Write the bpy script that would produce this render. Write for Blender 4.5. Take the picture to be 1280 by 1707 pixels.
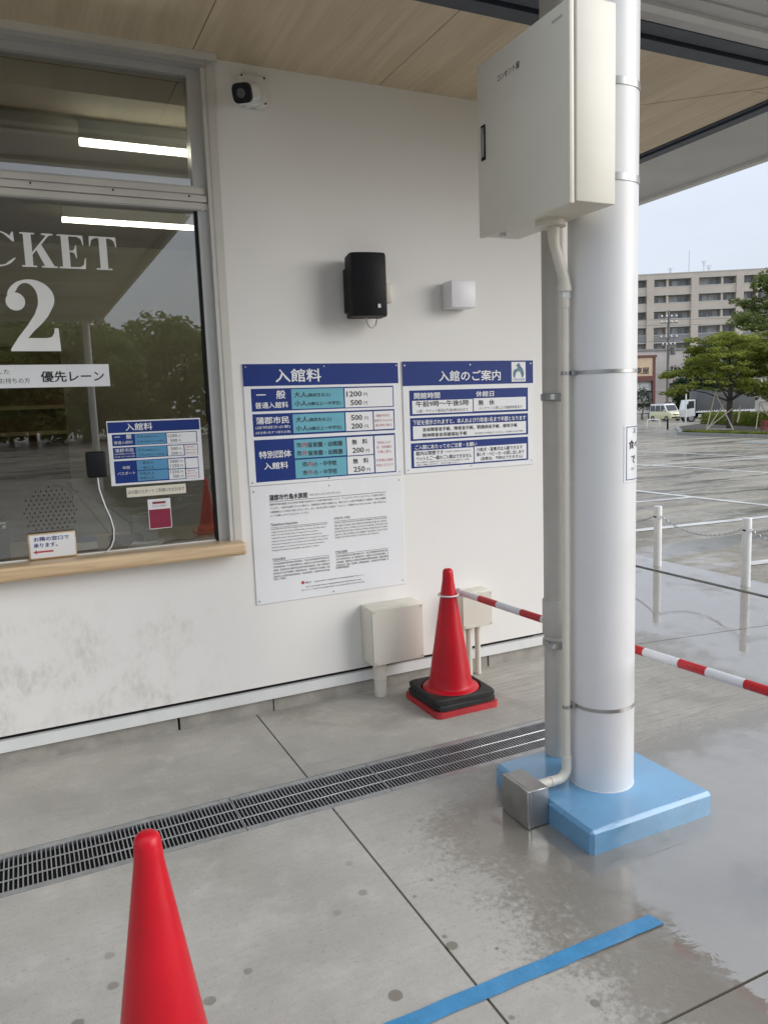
import bpy, bmesh, math, random
import numpy as np
from mathutils import Vector, Matrix

R = math.radians
scene = bpy.context.scene
for o in list(bpy.data.objects):
    bpy.data.objects.remove(o)
col = scene.collection

# ------------------------------------------------------------------ camera
cam_d = bpy.data.cameras.new('camera')
cam = bpy.data.objects.new('camera', cam_d)
col.objects.link(cam)
scene.camera = cam
cam_d.sensor_fit = 'VERTICAL'
cam_d.sensor_height = 36.0
cam_d.lens = 36.0 * 1274.552 / 1707.0
cam_d.clip_start = 0.05
cam_d.clip_end = 2000
_yaw, _pit, _rol = R(25.1736), R(-7.8124), R(-2.0869)
_f = Vector((math.sin(_yaw) * math.cos(_pit), math.cos(_yaw) * math.cos(_pit), math.sin(_pit)))
_r = Vector((math.cos(_yaw), -math.sin(_yaw), 0))
_u = _r.cross(_f)
_r2 = math.cos(_rol) * _r + math.sin(_rol) * _u
_u2 = -math.sin(_rol) * _r + math.cos(_rol) * _u
cam.matrix_world = Matrix(((_r2.x, _u2.x, -_f.x, 0), (_r2.y, _u2.y, -_f.y, 0),
                           (_r2.z, _u2.z, -_f.z, 1.54), (0, 0, 0, 1)))

# ------------------------------------------------------------------ sky, sun, exposure
SUN_EL, SUN_AZ = R(22), R(128)          # azimuth clockwise from +y
world = bpy.data.worlds.new('World')
scene.world = world
world.use_nodes = True
wt = world.node_tree
wt.nodes.clear()
w_out = wt.nodes.new('ShaderNodeOutputWorld')
w_bg = wt.nodes.new('ShaderNodeBackground')
w_bg.inputs['Strength'].default_value = 0.1
w_sky = wt.nodes.new('ShaderNodeTexSky')
w_sky.sky_type = 'NISHITA'
w_sky.sun_disc = False
w_sky.sun_elevation = SUN_EL
w_sky.sun_rotation = SUN_AZ
w_sky.dust_density = 4.0
# overcast: standard cloud-cover luminance, zenith three times the horizon
w_tc = wt.nodes.new('ShaderNodeTexCoord')
w_sep = wt.nodes.new('ShaderNodeSeparateXYZ')
wt.links.new(w_tc.outputs['Generated'], w_sep.inputs[0])
w_max = wt.nodes.new('ShaderNodeMath'); w_max.operation = 'MAXIMUM'; w_max.inputs[1].default_value = 0.0
wt.links.new(w_sep.outputs['Z'], w_max.inputs[0])
w_mad = wt.nodes.new('ShaderNodeMath'); w_mad.operation = 'MULTIPLY_ADD'
w_mad.inputs[1].default_value = 0.45; w_mad.inputs[2].default_value = 0.60
wt.links.new(w_max.outputs[0], w_mad.inputs[0])
w_cld = wt.nodes.new('ShaderNodeVectorMath'); w_cld.operation = 'SCALE'
w_cld.inputs[0].default_value = (7.25, 7.9, 9.0)
# faint cloud texture
w_noi = wt.nodes.new('ShaderNodeTexNoise'); w_noi.inputs['Scale'].default_value = 3.0; w_noi.inputs['Detail'].default_value = 5
w_map = wt.nodes.new('ShaderNodeMapping'); w_map.inputs['Scale'].default_value = (1, 1, 3)
wt.links.new(w_tc.outputs['Generated'], w_map.inputs[0]); wt.links.new(w_map.outputs[0], w_noi.inputs['Vector'])
w_n2 = wt.nodes.new('ShaderNodeMath'); w_n2.operation = 'MULTIPLY_ADD'; w_n2.inputs[1].default_value = 0.22; w_n2.inputs[2].default_value = 0.89
wt.links.new(w_noi.outputs['Fac'], w_n2.inputs[0])
w_mul = wt.nodes.new('ShaderNodeMath'); w_mul.operation = 'MULTIPLY'
wt.links.new(w_mad.outputs[0], w_mul.inputs[0]); wt.links.new(w_n2.outputs[0], w_mul.inputs[1])
wt.links.new(w_mul.outputs[0], w_cld.inputs['Scale'])
w_mix = wt.nodes.new('ShaderNodeMix'); w_mix.data_type = 'RGBA'
w_mix.inputs['Factor'].default_value = 0.93
wt.links.new(w_sky.outputs[0], w_mix.inputs['A'])
wt.links.new(w_cld.outputs[0], w_mix.inputs['B'])
wt.links.new(w_mix.outputs['Result'], w_bg.inputs['Color'])
wt.links.new(w_bg.outputs[0], w_out.inputs['Surface'])

sun_d = bpy.data.lights.new('sun', 'SUN')
sun_d.energy = 1.5
sun_d.angle = R(45)
sun_d.color = (1.0, 0.97, 0.93)
sun = bpy.data.objects.new('sun', sun_d)
col.objects.link(sun)
_sd = Vector((math.sin(SUN_AZ) * math.cos(SUN_EL), math.cos(SUN_AZ) * math.cos(SUN_EL), math.sin(SUN_EL)))
sun.rotation_euler = _sd.to_track_quat('Z', 'Y').to_euler()
sun.location = _sd * 50

vs = scene.view_settings
vs.view_transform = 'Standard'
vs.look = 'None'
vs.exposure = 0.66
vs.gamma = 1.0
vs.use_curve_mapping = False

cy_ = scene.cycles
cy_.max_bounces = 6; cy_.diffuse_bounces = 4; cy_.glossy_bounces = 3; cy_.transmission_bounces = 2; cy_.transparent_max_bounces = 8
cy_.caustics_reflective = False; cy_.caustics_refractive = False
cy_.use_adaptive_sampling = True; cy_.adaptive_threshold = 0.02
cy_.sample_clamp_indirect = 4.0

# ------------------------------------------------------------------ object helpers
def tag(o, label=None, cat=None, group=None, kind=None):
    if label: o['label'] = label
    if cat: o['category'] = cat
    if group: o['group'] = group
    if kind: o['kind'] = kind
    return o

def thing(name, label, cat, loc=(0, 0, 0), rz=0.0, group=None):
    o = bpy.data.objects.new(name, None)
    o.empty_display_size = 0.1
    o.location = loc
    o.rotation_euler = (0, 0, rz)
    col.objects.link(o)
    return tag(o, label, cat, group)

def root_loc(o):
    while o.parent: o = o.parent
    return Vector(o.location), o.rotation_euler.z

class MB:
    """collects geometry in world coordinates (or local, for things with a rotation)"""
    def __init__(s):
        s.v = []; s.f = []
    def add(s, vs_, fs_):
        n = len(s.v)
        s.v += [tuple(p) for p in vs_]
        s.f += [tuple(i + n for i in f) for f in fs_]
        return s
    def box(s, x0, x1, y0, y1, z0, z1):
        return s.add([(x0, y0, z0), (x1, y0, z0), (x1, y1, z0), (x0, y1, z0), (x0, y0, z1), (x1, y0, z1), (x1, y1, z1), (x0, y1, z1)],
                     [(0, 3, 2, 1), (4, 5, 6, 7), (0, 1, 5, 4), (1, 2, 6, 5), (2, 3, 7, 6), (3, 0, 4, 7)])
    def rbox(s, x0, x1, y0, y1, z0, z1, r=0.005, seg=2):
        bm = bmesh.new()
        bmesh.ops.create_cube(bm, size=1)
        for v in bm.verts:
            v.co = Vector(((x0 + x1) / 2 + v.co.x * (x1 - x0), (y0 + y1) / 2 + v.co.y * (y1 - y0), (z0 + z1) / 2 + v.co.z * (z1 - z0)))
        bmesh.ops.bevel(bm, geom=list(bm.edges), offset=r, segments=seg, profile=0.5, affect='EDGES')
        return s.bm(bm)
    def bm(s, bm):
        bm.verts.index_update()
        s.add([v.co for v in bm.verts], [[v.index for v in f.verts] for f in bm.faces])
        bm.free()
        return s
    def prism(s, pts, z0, z1):
        n = len(pts)
        s.add([(p[0], p[1], z0) for p in pts] + [(p[0], p[1], z1) for p in pts],
              [tuple(range(n - 1, -1, -1)), tuple(range(n, 2 * n))] + [(i, (i + 1) % n, n + (i + 1) % n, n + i) for i in range(n)])
        return s
    def prism_axis(s, pts, a0, a1, f):
        """pts 2D, f(p0,p1,a)->xyz"""
        n = len(pts)
        return s.add([f(p[0], p[1], a0) for p in pts] + [f(p[0], p[1], a1) for p in pts],
                     [tuple(range(n - 1, -1, -1)), tuple(range(n, 2 * n))] + [(i, (i + 1) % n, n + (i + 1) % n, n + i) for i in range(n)])
    def lathe(s, prof, cx=0, cy=0, seg=32, caps=True):
        n = len(prof)
        vv = []
        for k in range(seg):
            a = 2 * math.pi * k / seg
            for r, z in prof:
                vv.append((cx + r * math.cos(a), cy + r * math.sin(a), z))
        ff = []
        for k in range(seg):
            k2 = (k + 1) % seg
            for i in range(n - 1):
                ff.append((k * n + i, k2 * n + i, k2 * n + i + 1, k * n + i + 1))
        if caps:
            ff.append(tuple(k * n for k in range(seg - 1, -1, -1)))
            ff.append(tuple(k * n + n - 1 for k in range(seg)))
        return s.add(vv, ff)
    def tube(s, pts, rad, seg=10, caps=True):
        pts = [Vector(p) for p in pts]
        n = len(pts)
        rads = rad if isinstance(rad, (list, tuple)) else [rad] * n
        up = Vector((0, 0, 1))
        vv = []; prev = None
        for i, p in enumerate(pts):
            if i == 0: t = pts[1] - p
            elif i == n - 1: t = p - pts[-2]
            else: t = (pts[i + 1] - p).normalized() + (p - pts[i - 1]).normalized()
            t.normalize()
            if prev is None:
                a = t.cross(up) if abs(t.z) < 0.95 else t.cross(Vector((1, 0, 0)))
            else:
                a = prev - t * prev.dot(t)
            a.normalize(); prev = a
            b = t.cross(a)
            for k in range(seg):
                an = 2 * math.pi * k / seg
                vv.append(p + (a * math.cos(an) + b * math.sin(an)) * rads[i])
        ff = []
        for i in range(n - 1):
            for k in range(seg):
                k2 = (k + 1) % seg
                ff.append((i * seg + k, i * seg + k2, (i + 1) * seg + k2, (i + 1) * seg + k))
        if caps:
            ff.append(tuple(range(seg - 1, -1, -1)))
            ff.append(tuple((n - 1) * seg + k for k in range(seg)))
        return s.add(vv, ff)
    def rod(s, a, b, r, seg=8):
        return s.tube([a, b], r, seg)
    def build(s, name, mat_, parent=None, origin=None, smooth=40, kind=None, local=False):
        me = bpy.data.meshes.new(name)
        off = Vector((0, 0, 0))
        if parent is not None and not local: off = root_loc(parent)[0]
        elif origin is not None: off = Vector(origin)
        me.from_pydata([(p[0] - off.x, p[1] - off.y, p[2] - off.z) for p in s.v], [], s.f)
        me.materials.append(mat_)
        if smooth:
            me.polygons.foreach_set('use_smooth', [True] * len(me.polygons))
            me.set_sharp_from_angle(angle=R(smooth))
        me.update()
        o = bpy.data.objects.new(name, me)
        col.objects.link(o)
        if parent is not None: o.parent = parent
        elif origin is not None: o.location = off
        if kind: o['kind'] = kind
        return o

def copy_tree(o, parent=None):
    c = o.copy(); col.objects.link(c)
    if parent is not None: c.parent = parent
    for ch in list(o.children): copy_tree(ch, c)
    return c

# ------------------------------------------------------------------ materials
class NT:
    def __init__(s, name):
        s.m = bpy.data.materials.new(name); s.m.use_nodes = True
        s.t = s.m.node_tree; s.t.nodes.clear()
        s.out = s.n('ShaderNodeOutputMaterial')
    def n(s, typ, **kw):
        nd = s.t.nodes.new(typ)
        for k, v in kw.items():
            if k in nd.inputs: s.set(nd.inputs[k], v)
            else: setattr(nd, k, v)
        return nd
    def set(s, sock, v):
        if hasattr(v, 'outputs'): v = v.outputs[0]
        if isinstance(v, bpy.types.NodeSocket): s.t.links.new(v, sock)
        else: sock.default_value = v
    def math(s, op, a, b=0.0, c=None, clamp=False):
        nd = s.t.nodes.new('ShaderNodeMath'); nd.operation = op; nd.use_clamp = clamp
        s.set(nd.inputs[0], a); s.set(nd.inputs[1], b)
        if c is not None: s.set(nd.inputs[2], c)
        return nd.outputs[0]
    def ss(s, x, a, b):
        nd = s.t.nodes.new('ShaderNodeMapRange'); nd.interpolation_type = 'SMOOTHSTEP'
        s.set(nd.inputs['Value'], x); nd.inputs['From Min'].default_value = a; nd.inputs['From Max'].default_value = b
        return nd.outputs[0]
    def mix(s, f, a, b):
        nd = s.t.nodes.new('ShaderNodeMix'); nd.data_type = 'RGBA'
        s.set(nd.inputs['Factor'], f)
        for k, v in (('A', a), ('B', b)):
            sk = [i for i in nd.inputs if i.name == k and i.type == 'RGBA'][0]
            if isinstance(v, tuple) and len(v) == 3: v = v + (1,)
            s.set(sk, v)
        return [o for o in nd.outputs if o.type == 'RGBA'][0]
    def mixf(s, f, a, b):
        nd = s.t.nodes.new('ShaderNodeMix'); nd.data_type = 'FLOAT'
        s.set(nd.inputs[0], f); s.set(nd.inputs[2], a); s.set(nd.inputs[3], b)
        return nd.outputs[0]
    def pos(s, scale=(1, 1, 1), obj=False):
        if obj: src = s.n('ShaderNodeTexCoord').outputs['Object']
        else: src = s.n('ShaderNodeNewGeometry').outputs['Position']
        mp = s.n('ShaderNodeMapping'); s.set(mp.inputs['Vector'], src); mp.inputs['Scale'].default_value = scale
        return mp.outputs[0]
    def noise(s, vec, scale, detail=4, rough=0.55, dist=0.0):
        nd = s.n('ShaderNodeTexNoise'); s.set(nd.inputs['Vector'], vec)
        nd.inputs['Scale'].default_value = scale; nd.inputs['Detail'].default_value = detail
        nd.inputs['Roughness'].default_value = rough; nd.inputs['Distortion'].default_value = dist
        return nd.outputs['Fac']
    def bump(s, h, strength, dist=0.01):
        nd = s.n('ShaderNodeBump'); s.set(nd.inputs['Height'], h)
        s.set(nd.inputs['Strength'], strength); nd.inputs['Distance'].default_value = dist
        return nd.outputs[0]
    def principled(s, **kw):
        nd = s.n('ShaderNodeBsdfPrincipled')
        for k, v in kw.items():
            k = k.replace('_', ' ')
            if isinstance(v, tuple) and len(v) == 3: v = v + (1,)
            s.set(nd.inputs[k], v)
        s.t.links.new(nd.outputs[0], s.out.inputs['Surface'])
        return nd

def sc(c, k): return tuple(min(1, x * k) for x in c)

def pmat(name, base, rough=0.5, var=0.08, nscale=6.0, metal=0.0, bump=0.0, bscale=60.0, coat=0.0, spec=0.5, rvar=0.1, dirt=0.0, obj=True):
    t = NT(name)
    p = t.pos(obj=obj)
    n1 = t.noise(p, nscale, 6)
    c = t.mix(t.ss(n1, 0.3, 0.7), sc(base, 1 - var), sc(base, 1 + var))
    if dirt:
        d = t.noise(p, nscale * 0.6, 9, 0.7, 0.6)
        c = t.mix(t.math('MULTIPLY', t.ss(d, 0.52, 0.75), dirt), c, sc(base, 0.45))
    kw = dict(Base_Color=c, Metallic=metal, Roughness=t.mixf(t.noise(p, nscale * 2.3, 5), max(0.02, rough - rvar), min(1, rough + rvar)))
    kw['Specular_IOR_Level'] = spec
    if coat: kw['Coat_Weight'] = coat; kw['Coat_Roughness'] = 0.08
    if bump: kw['Normal'] = t.bump(t.noise(p, bscale, 5, 0.6), bump, 0.004)
    t.principled(**kw)
    return t.m

def emat(name, color, strength):
    t = NT(name)
    e = t.n('ShaderNodeEmission'); e.inputs['Color'].default_value = color + (1,); e.inputs['Strength'].default_value = strength
    t.t.links.new(e.outputs[0], t.out.inputs['Surface'])
    return t.m

def floor_concrete():
    t = NT('wet concrete')
    g = t.n('ShaderNodeNewGeometry').outputs['Position']
    sep = t.n('ShaderNodeSeparateXYZ'); t.set(sep.inputs[0], g)
    x, y = sep.outputs[0], sep.outputs[1]
    n_big = t.noise(g, 1.3, 6, 0.6, 0.4)
    n_mid = t.noise(g, 6, 8, 0.62, 0.2)
    n_fine = t.noise(g, 70, 6, 0.65)
    n_blot = t.noise(g, 42, 7, 0.75)
    brushed = t.noise(t.pos((2.0, 26.0, 1.0)), 2.0, 6, 0.6)
    # wet near the open edges of the canopy and round the plinth, dry below the wall
    front = t.math('MULTIPLY', t.ss(x, 0.75, 1.75), t.math('SUBTRACT', 1.0, t.ss(y, 2.15, 2.85)))
    side = t.ss(x, 2.55, 3.9)
    field = t.math('MAXIMUM', front, side)
    nz = t.math('ADD', t.math('MULTIPLY', t.math('SUBTRACT', n_mid, 0.5), 0.7), t.math('MULTIPLY', t.math('SUBTRACT', n_blot, 0.5), 1.05))
    nz = t.math('ADD', nz, t.math('MULTIPLY', t.math('SUBTRACT', n_big, 0.5), 0.8))
    fw = t.math('ADD', field, nz)
    wet = t.ss(fw, 0.36, 0.70)
    nz2 = t.math('ADD', t.math('MULTIPLY', t.math('SUBTRACT', n_mid, 0.5), 0.8), t.math('MULTIPLY', t.math('SUBTRACT', n_big, 0.5), 0.9))
    pud = t.ss(t.math('ADD', field, nz2), 0.66, 1.0)
    # drip spots
    vor = t.n('ShaderNodeTexVoronoi'); t.set(vor.inputs['Vector'], g); vor.inputs['Scale'].default_value = 9.0; vor.voronoi_dimensions = '2D'
    vcol = t.n('ShaderNodeSeparateXYZ'); t.set(vcol.inputs[0], vor.outputs['Color'])
    spot = t.math('MULTIPLY', t.math('SUBTRACT', 1.0, t.ss(t.math('ADD', vor.outputs['Distance'], t.math('SUBTRACT', t.math('MULTIPLY', n_mid, 0.24), t.math('MULTIPLY', vcol.outputs[1], 0.13))), 0.145, 0.20)),
                  t.math('GREATER_THAN', vcol.outputs[0], 0.74))
    spot = t.math('MULTIPLY', spot, t.math('MULTIPLY', t.math('SUBTRACT', 1.0, t.ss(y, 1.8, 2.6)), t.math('MULTIPLY', t.ss(n_big, 0.30, 0.5), 0.9)))
    dry = t.mix(t.ss(n_big, 0.3, 0.7), (0.375, 0.356, 0.315), (0.48, 0.458, 0.41))
    dry = t.mix(t.math('MULTIPLY', t.ss(n_mid, 0.45, 0.75), 0.6), dry, (0.56, 0.535, 0.485))
    dry = t.mix(t.math('MULTIPLY', t.ss(n_fine, 0.55, 0.8), 0.65), dry, (0.19, 0.18, 0.157))
    dry = t.mix(t.math('MULTIPLY', t.ss(brushed, 0.42, 0.66), t.mixf(t.ss(x, 1.9, 2.5), 0.10, 0.5)), dry, (0.26, 0.25, 0.225))
    dry = t.mix(t.math('MULTIPLY', t.ss(n_blot, 0.5, 0.72), 0.35), dry, (0.30, 0.285, 0.25))
    n_st = t.noise(g, 0.9, 9, 0.7, 1.2)
    dry = t.mix(t.math('MULTIPLY', t.ss(n_st, 0.50, 0.72), 0.55), dry, (0.245, 0.228, 0.195))
    dry = t.mix(t.math('MULTIPLY', t.ss(t.noise(g, 190, 3, 0.6), 0.6, 0.72), 0.5), dry, (0.15, 0.14, 0.12))
    wetc = t.mix(n_mid, (0.172, 0.151, 0.119), (0.245, 0.220, 0.178))
    c = t.mix(t.math('MAXIMUM', t.math('MULTIPLY', wet, 0.92), spot), dry, wetc)
    rough = t.mixf(t.math('MAXIMUM', wet, spot), 0.82, 0.42)
    ripple = t.noise(t.pos((1.0, 2.2, 1.0)), 9, 3, 0.5, 0.6)
    hgt = t.mixf(pud, t.math('ADD', t.math('MULTIPLY', n_fine, 0.5), t.math('MULTIPLY', n_mid, 0.8)), t.math('MULTIPLY', ripple, 0.10))
    nrm = t.bump(hgt, 0.35, 0.006)
    nrm_c = t.bump(t.math('ADD', t.math('MULTIPLY', ripple, t.mixf(t.ss(t.noise(g, 1.1, 3), 0.45, 0.62), 0.05, 0.5)), t.math('MULTIPLY', t.math('SUBTRACT', 1.0, pud), t.math('MULTIPLY', n_fine, 0.5))), 0.3, 0.004)
    t.principled(Base_Color=c, Roughness=rough, Normal=nrm, Coat_Weight=t.math('MULTIPLY', wet, t.mixf(pud, 0.45, 1.0)),
                 Coat_Roughness=t.mixf(pud, 0.3, 0.018), Coat_IOR=2.35, Coat_Normal=nrm_c)
    return t.m

def asphalt():
    t = NT('wet asphalt')
    g = t.n('ShaderNodeNewGeometry').outputs['Position']
    n1 = t.noise(g, 0.35, 7, 0.6, 0.5)
    n2 = t.noise(g, 2.0, 8, 0.65)
    n3 = t.noise(g, 60, 5, 0.7)
    n4 = t.noise(g, 9, 6, 0.7)
    c = t.mix(t.ss(n1, 0.35, 0.65), (0.19, 0.165, 0.125), (0.33, 0.295, 0.235))
    c = t.mix(t.math('MULTIPLY', t.ss(n2, 0.48, 0.72), 0.7), c, (0.42, 0.385, 0.315))
    c = t.mix(t.math('MULTIPLY', t.ss(n4, 0.5, 0.7), 0.5), c, (0.085, 0.08, 0.07))
    c = t.mix(t.math('MULTIPLY', t.ss(n3, 0.52, 0.72), 0.6), c, (0.05, 0.047, 0.042))
    mp = t.n('ShaderNodeMapping'); t.set(mp.inputs['Vector'], g); mp.inputs['Rotation'].default_value = (0, 0, R(18)); mp.inputs['Scale'].default_value = (0.22, 1.5, 1.0)
    st = t.noise(mp.outputs[0], 1.1, 8, 0.62, 0.7)
    c = t.mix(t.math('MULTIPLY', t.ss(st, 0.52, 0.62), 0.6), c, (0.06, 0.055, 0.047))
    c = t.mix(t.math('MULTIPLY', t.ss(st, 0.46, 0.36), 0.5), c, (0.42, 0.385, 0.32))
    pud = t.ss(t.math('ADD', t.math('MULTIPLY', st, 1.0), t.math('MULTIPLY', t.math('SUBTRACT', n2, 0.5), 0.5)), 0.44, 0.60)
    nrm = t.bump(t.mixf(pud, t.math('ADD', n3, n4), t.math('MULTIPLY', n4, 0.5)), 0.7, 0.010)
    t.principled(Base_Color=c, Roughness=t.mixf(pud, 0.5, 0.30), Normal=nrm, Specular_IOR_Level=t.mixf(pud, 0.25, 0.5), Coat_Weight=t.mixf(pud, 0.0, 0.85), Coat_Roughness=t.mixf(pud, 0.45, 0.12), Coat_IOR=1.4)
    return t.m

def soffit_wood():
    t = NT('printed wood soffit')
    p = t.pos((7.0, 0.55, 1.0))
    n1 = t.noise(p, 1.4, 6, 0.6, 0.8)
    n2 = t.noise(t.pos((70.0, 2.0, 1.0)), 1.0, 4, 0.6)
    c = t.mix(t.ss(n1, 0.3, 0.7), (0.56, 0.46, 0.315), (0.69, 0.585, 0.425))
    c = t.mix(t.math('MULTIPLY', t.ss(n2, 0.4, 0.7), 0.25), c, (0.44, 0.34, 0.21))
    t.principled(Base_Color=c, Roughness=0.42)
    return t.m

def counter_wood():
    t = NT('counter wood')
    n1 = t.noise(t.pos((1.2, 30.0, 30.0)), 1.6, 6, 0.6, 0.5)
    c = t.mix(t.ss(n1, 0.3, 0.7), (0.46, 0.32, 0.18), (0.66, 0.49, 0.30))
    t.principled(Base_Color=c, Roughness=0.35, Coat_Weight=0.3, Coat_Roughness=0.15)
    return t.m

def wall_mat():
    t = NT('white wall panel')
    g = t.n('ShaderNodeNewGeometry').outputs['Position']
    sep = t.n('ShaderNodeSeparateXYZ'); t.set(sep.inputs[0], g)
    base = t.mix(t.noise(g, 2.5, 5), (0.775, 0.76, 0.73), (0.82, 0.805, 0.775))
    # grime stains low on the wall below the counter
    lowz = t.ss(sep.outputs[2], 0.78, 0.5)
    left = t.ss(sep.outputs[0], 1.05, 0.45)
    s1 = t.noise(t.pos((4.5, 4.5, 4.0)), 1.5, 9, 0.68, 0.3)
    s2 = t.noise(t.pos((30.0, 30.0, 12.0)), 1.6, 6, 0.7)
    m = t.math('MULTIPLY', t.math('MULTIPLY', lowz, left), t.math('MULTIPLY', t.ss(s1, 0.42, 0.66), t.ss(s2, 0.3, 0.65)))
    c = t.mix(t.math('MULTIPLY', m, 0.40), base, (0.40, 0.37, 0.30))
    scuff = t.math('MULTIPLY', t.ss(t.noise(t.pos((9, 9, 40)), 1.3, 6, 0.7), 0.66, 0.72), 0.2)
    c = t.mix(t.math('MULTIPLY', scuff, lowz), c, (0.3, 0.29, 0.26))
    t.principled(Base_Color=c, Roughness=0.55, Normal=t.bump(t.noise(g, 220, 4), 0.10, 0.002))
    return t.m

def glass_mat(name, tint, base=0.06, gain=0.94):
    t = NT(name)
    lw = t.n('ShaderNodeLayerWeight'); lw.inputs['Blend'].default_value = 0.5
    f = t.math('MULTIPLY_ADD', t.math('POWER', lw.outputs['Facing'], 4.0), gain, base)
    tr = t.n('ShaderNodeBsdfTransparent'); tr.inputs['Color'].default_value = tint + (1,)
    gl = t.n('ShaderNodeBsdfGlossy'); gl.inputs['Roughness'].default_value = 0.0
    mx = t.n('ShaderNodeMixShader'); t.set(mx.inputs[0], f)
    t.t.links.new(tr.outputs[0], mx.inputs[1]); t.t.links.new(gl.outputs[0], mx.inputs[2])
    t.t.links.new(mx.outputs[0], t.out.inputs['Surface'])
    return t.m

def leaf_mat(name, a, b, c_):
    t = NT(name)
    oi = t.n('ShaderNodeNewGeometry')
    n = t.noise(oi.outputs['Position'], 0.9, 4)
    n2 = t.noise(oi.outputs['Position'], 7, 3)
    c = t.mix(t.ss(n, 0.35, 0.65), a, b)
    c = t.mix(t.math('MULTIPLY', t.ss(n2, 0.45, 0.7), 0.7), c, c_)
    d = t.n('ShaderNodeBsdfDiffuse'); t.set(d.inputs['Color'], c)
    tl = t.n('ShaderNodeBsdfTranslucent'); t.set(tl.inputs['Color'], c)
    mx = t.n('ShaderNodeMixShader'); mx.inputs[0].default_value = 0.45
    t.t.links.new(d.outputs[0], mx.inputs[1]); t.t.links.new(tl.outputs[0], mx.inputs[2])
    t.t.links.new(mx.outputs[0], t.out.inputs['Surface'])
    return t.m

M = {}
M['floor'] = floor_concrete()
M['asphalt'] = asphalt()
M['soffit'] = soffit_wood()
M['counter'] = counter_wood()
M['wall'] = wall_mat()
M['glass'] = glass_mat('window glass', (0.80, 0.81, 0.77), 0.19, 0.78)
M['found'] = pmat('foundation concrete', (0.32, 0.305, 0.27), 0.85, 0.15, 9, bump=0.5, bscale=40, dirt=0.3, obj=False)
M['dark'] = pmat('dark joint', (0.02, 0.02, 0.02), 0.9)
M['trim'] = pmat('white metal trim', (0.72, 0.73, 0.72), 0.35, 0.04)
M['alu'] = pmat('aluminium frame', (0.52, 0.515, 0.50), 0.38, 0.05, 4, metal=0.35)
M['alu_light'] = pmat('pale aluminium casing', (0.62, 0.60, 0.55), 0.42, 0.05, 4)
M['navy'] = pmat('navy steel', (0.035, 0.045, 0.065), 0.45, 0.08)
M['eave'] = pmat('grey eave sheet', (0.50, 0.505, 0.51), 0.45, 0.08, 1.5, dirt=0.12)
M['eave_lip'] = pmat('pale eave lip', (0.62, 0.62, 0.61), 0.4, 0.05)
M['column'] = pmat('white column paint', (0.74, 0.74, 0.735), 0.33, 0.025, 3, rvar=0.05)
M['blue'] = pmat('blue plinth paint', (0.15, 0.355, 0.57), 0.3, 0.08, 5, coat=0.7, bump=0.10, bscale=70, dirt=0.25)
M['beige'] = pmat('cream enclosure paint', (0.70, 0.67, 0.58), 0.38, 0.03, 3, dirt=0.07)
M['beige_pipe'] = pmat('cream pipe', (0.68, 0.645, 0.56), 0.4, 0.04)
M['grey_pipe'] = pmat('taupe drain pipe', (0.50, 0.48, 0.435), 0.45, 0.05)
M['steel'] = pmat('stainless steel', (0.42, 0.42, 0.41), 0.4, 0.1, 8, metal=0.95)
M['galv'] = pmat('galvanised steel', (0.42, 0.43, 0.44), 0.42, 0.14, 14, metal=0.75, rvar=0.15)
M['galv_bright'] = pmat('bright worn steel', (0.60, 0.61, 0.62), 0.3, 0.1, 14, metal=0.8)
M['black'] = pmat('black plastic', (0.010, 0.0105, 0.012), 0.5, 0.2, rvar=0.08, spec=0.2)
M['rubber'] = pmat('black rubber', (0.018, 0.018, 0.018), 0.6, 0.3, 8, bump=0.2, bscale=50)
M['red'] = pmat('red cone plastic', (0.50, 0.005, 0.015), 0.36, 0.10, 5, spec=0.35, dirt=0.22, bump=0.08, bscale=30)
M['red_base'] = pmat('worn red plastic', (0.45, 0.03, 0.035), 0.5, 0.15, 7, dirt=0.3)
M['bar_red'] = pmat('red bar band', (0.52, 0.02, 0.025), 0.3, 0.06)
M['bar_white'] = pmat('white bar band', (0.72, 0.72, 0.73), 0.3, 0.05)
M['white'] = pmat('white print', (0.80, 0.805, 0.82), 0.4, 0.015)
M['lamp_white'] = pmat('white lamp cover', (0.82, 0.82, 0.84), 0.35, 0.02)
M['p_blue'] = pmat('sign blue', (0.014, 0.038, 0.20), 0.45, 0.04, spec=0.25)
M['p_cyan'] = pmat('sign cyan', (0.145, 0.42, 0.52), 0.35, 0.03)
M['p_cyan2'] = pmat('window sign cyan', (0.10, 0.30, 0.50), 0.35, 0.03)
M['p_black'] = pmat('print black', (0.012, 0.012, 0.014), 0.5, 0.05)
M['p_red'] = pmat('print red', (0.45, 0.06, 0.07), 0.5, 0.05)
M['p_teal'] = pmat('emblem blue grey', (0.09, 0.20, 0.27), 0.5, 0.25, 60)
M['paper'] = pmat('laminated paper', (0.76, 0.77, 0.78), 0.3, 0.03, coat=0.3)
M['cream_paper'] = pmat('cream paper', (0.74, 0.70, 0.58), 0.5, 0.03)
M['vinyl'] = pmat('white vinyl letters', (0.78, 0.78, 0.76), 0.5, 0.03)
M['maroon'] = pmat('maroon print', (0.25, 0.02, 0.05), 0.4, 0.05)
M['tape'] = pmat('blue floor tape', (0.05, 0.26, 0.50), 0.3, 0.10, 12, coat=0.6, bump=0.5, bscale=45, dirt=0.2)
M['int_wall'] = pmat('office wall', (0.55, 0.50, 0.40), 0.7, 0.08, 2)
M['int_dark'] = pmat('office dark', (0.16, 0.15, 0.125), 0.7, 0.1, 2)
M['int_brown'] = pmat('office brown wood', (0.16, 0.085, 0.045), 0.5, 0.15, 4)
M['int_blue'] = pmat('blue folder', (0.04, 0.10, 0.25), 0.5, 0.1)
M['tubelight'] = emat('lit tube', (1.0, 0.96, 0.84), 10.0)
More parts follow.
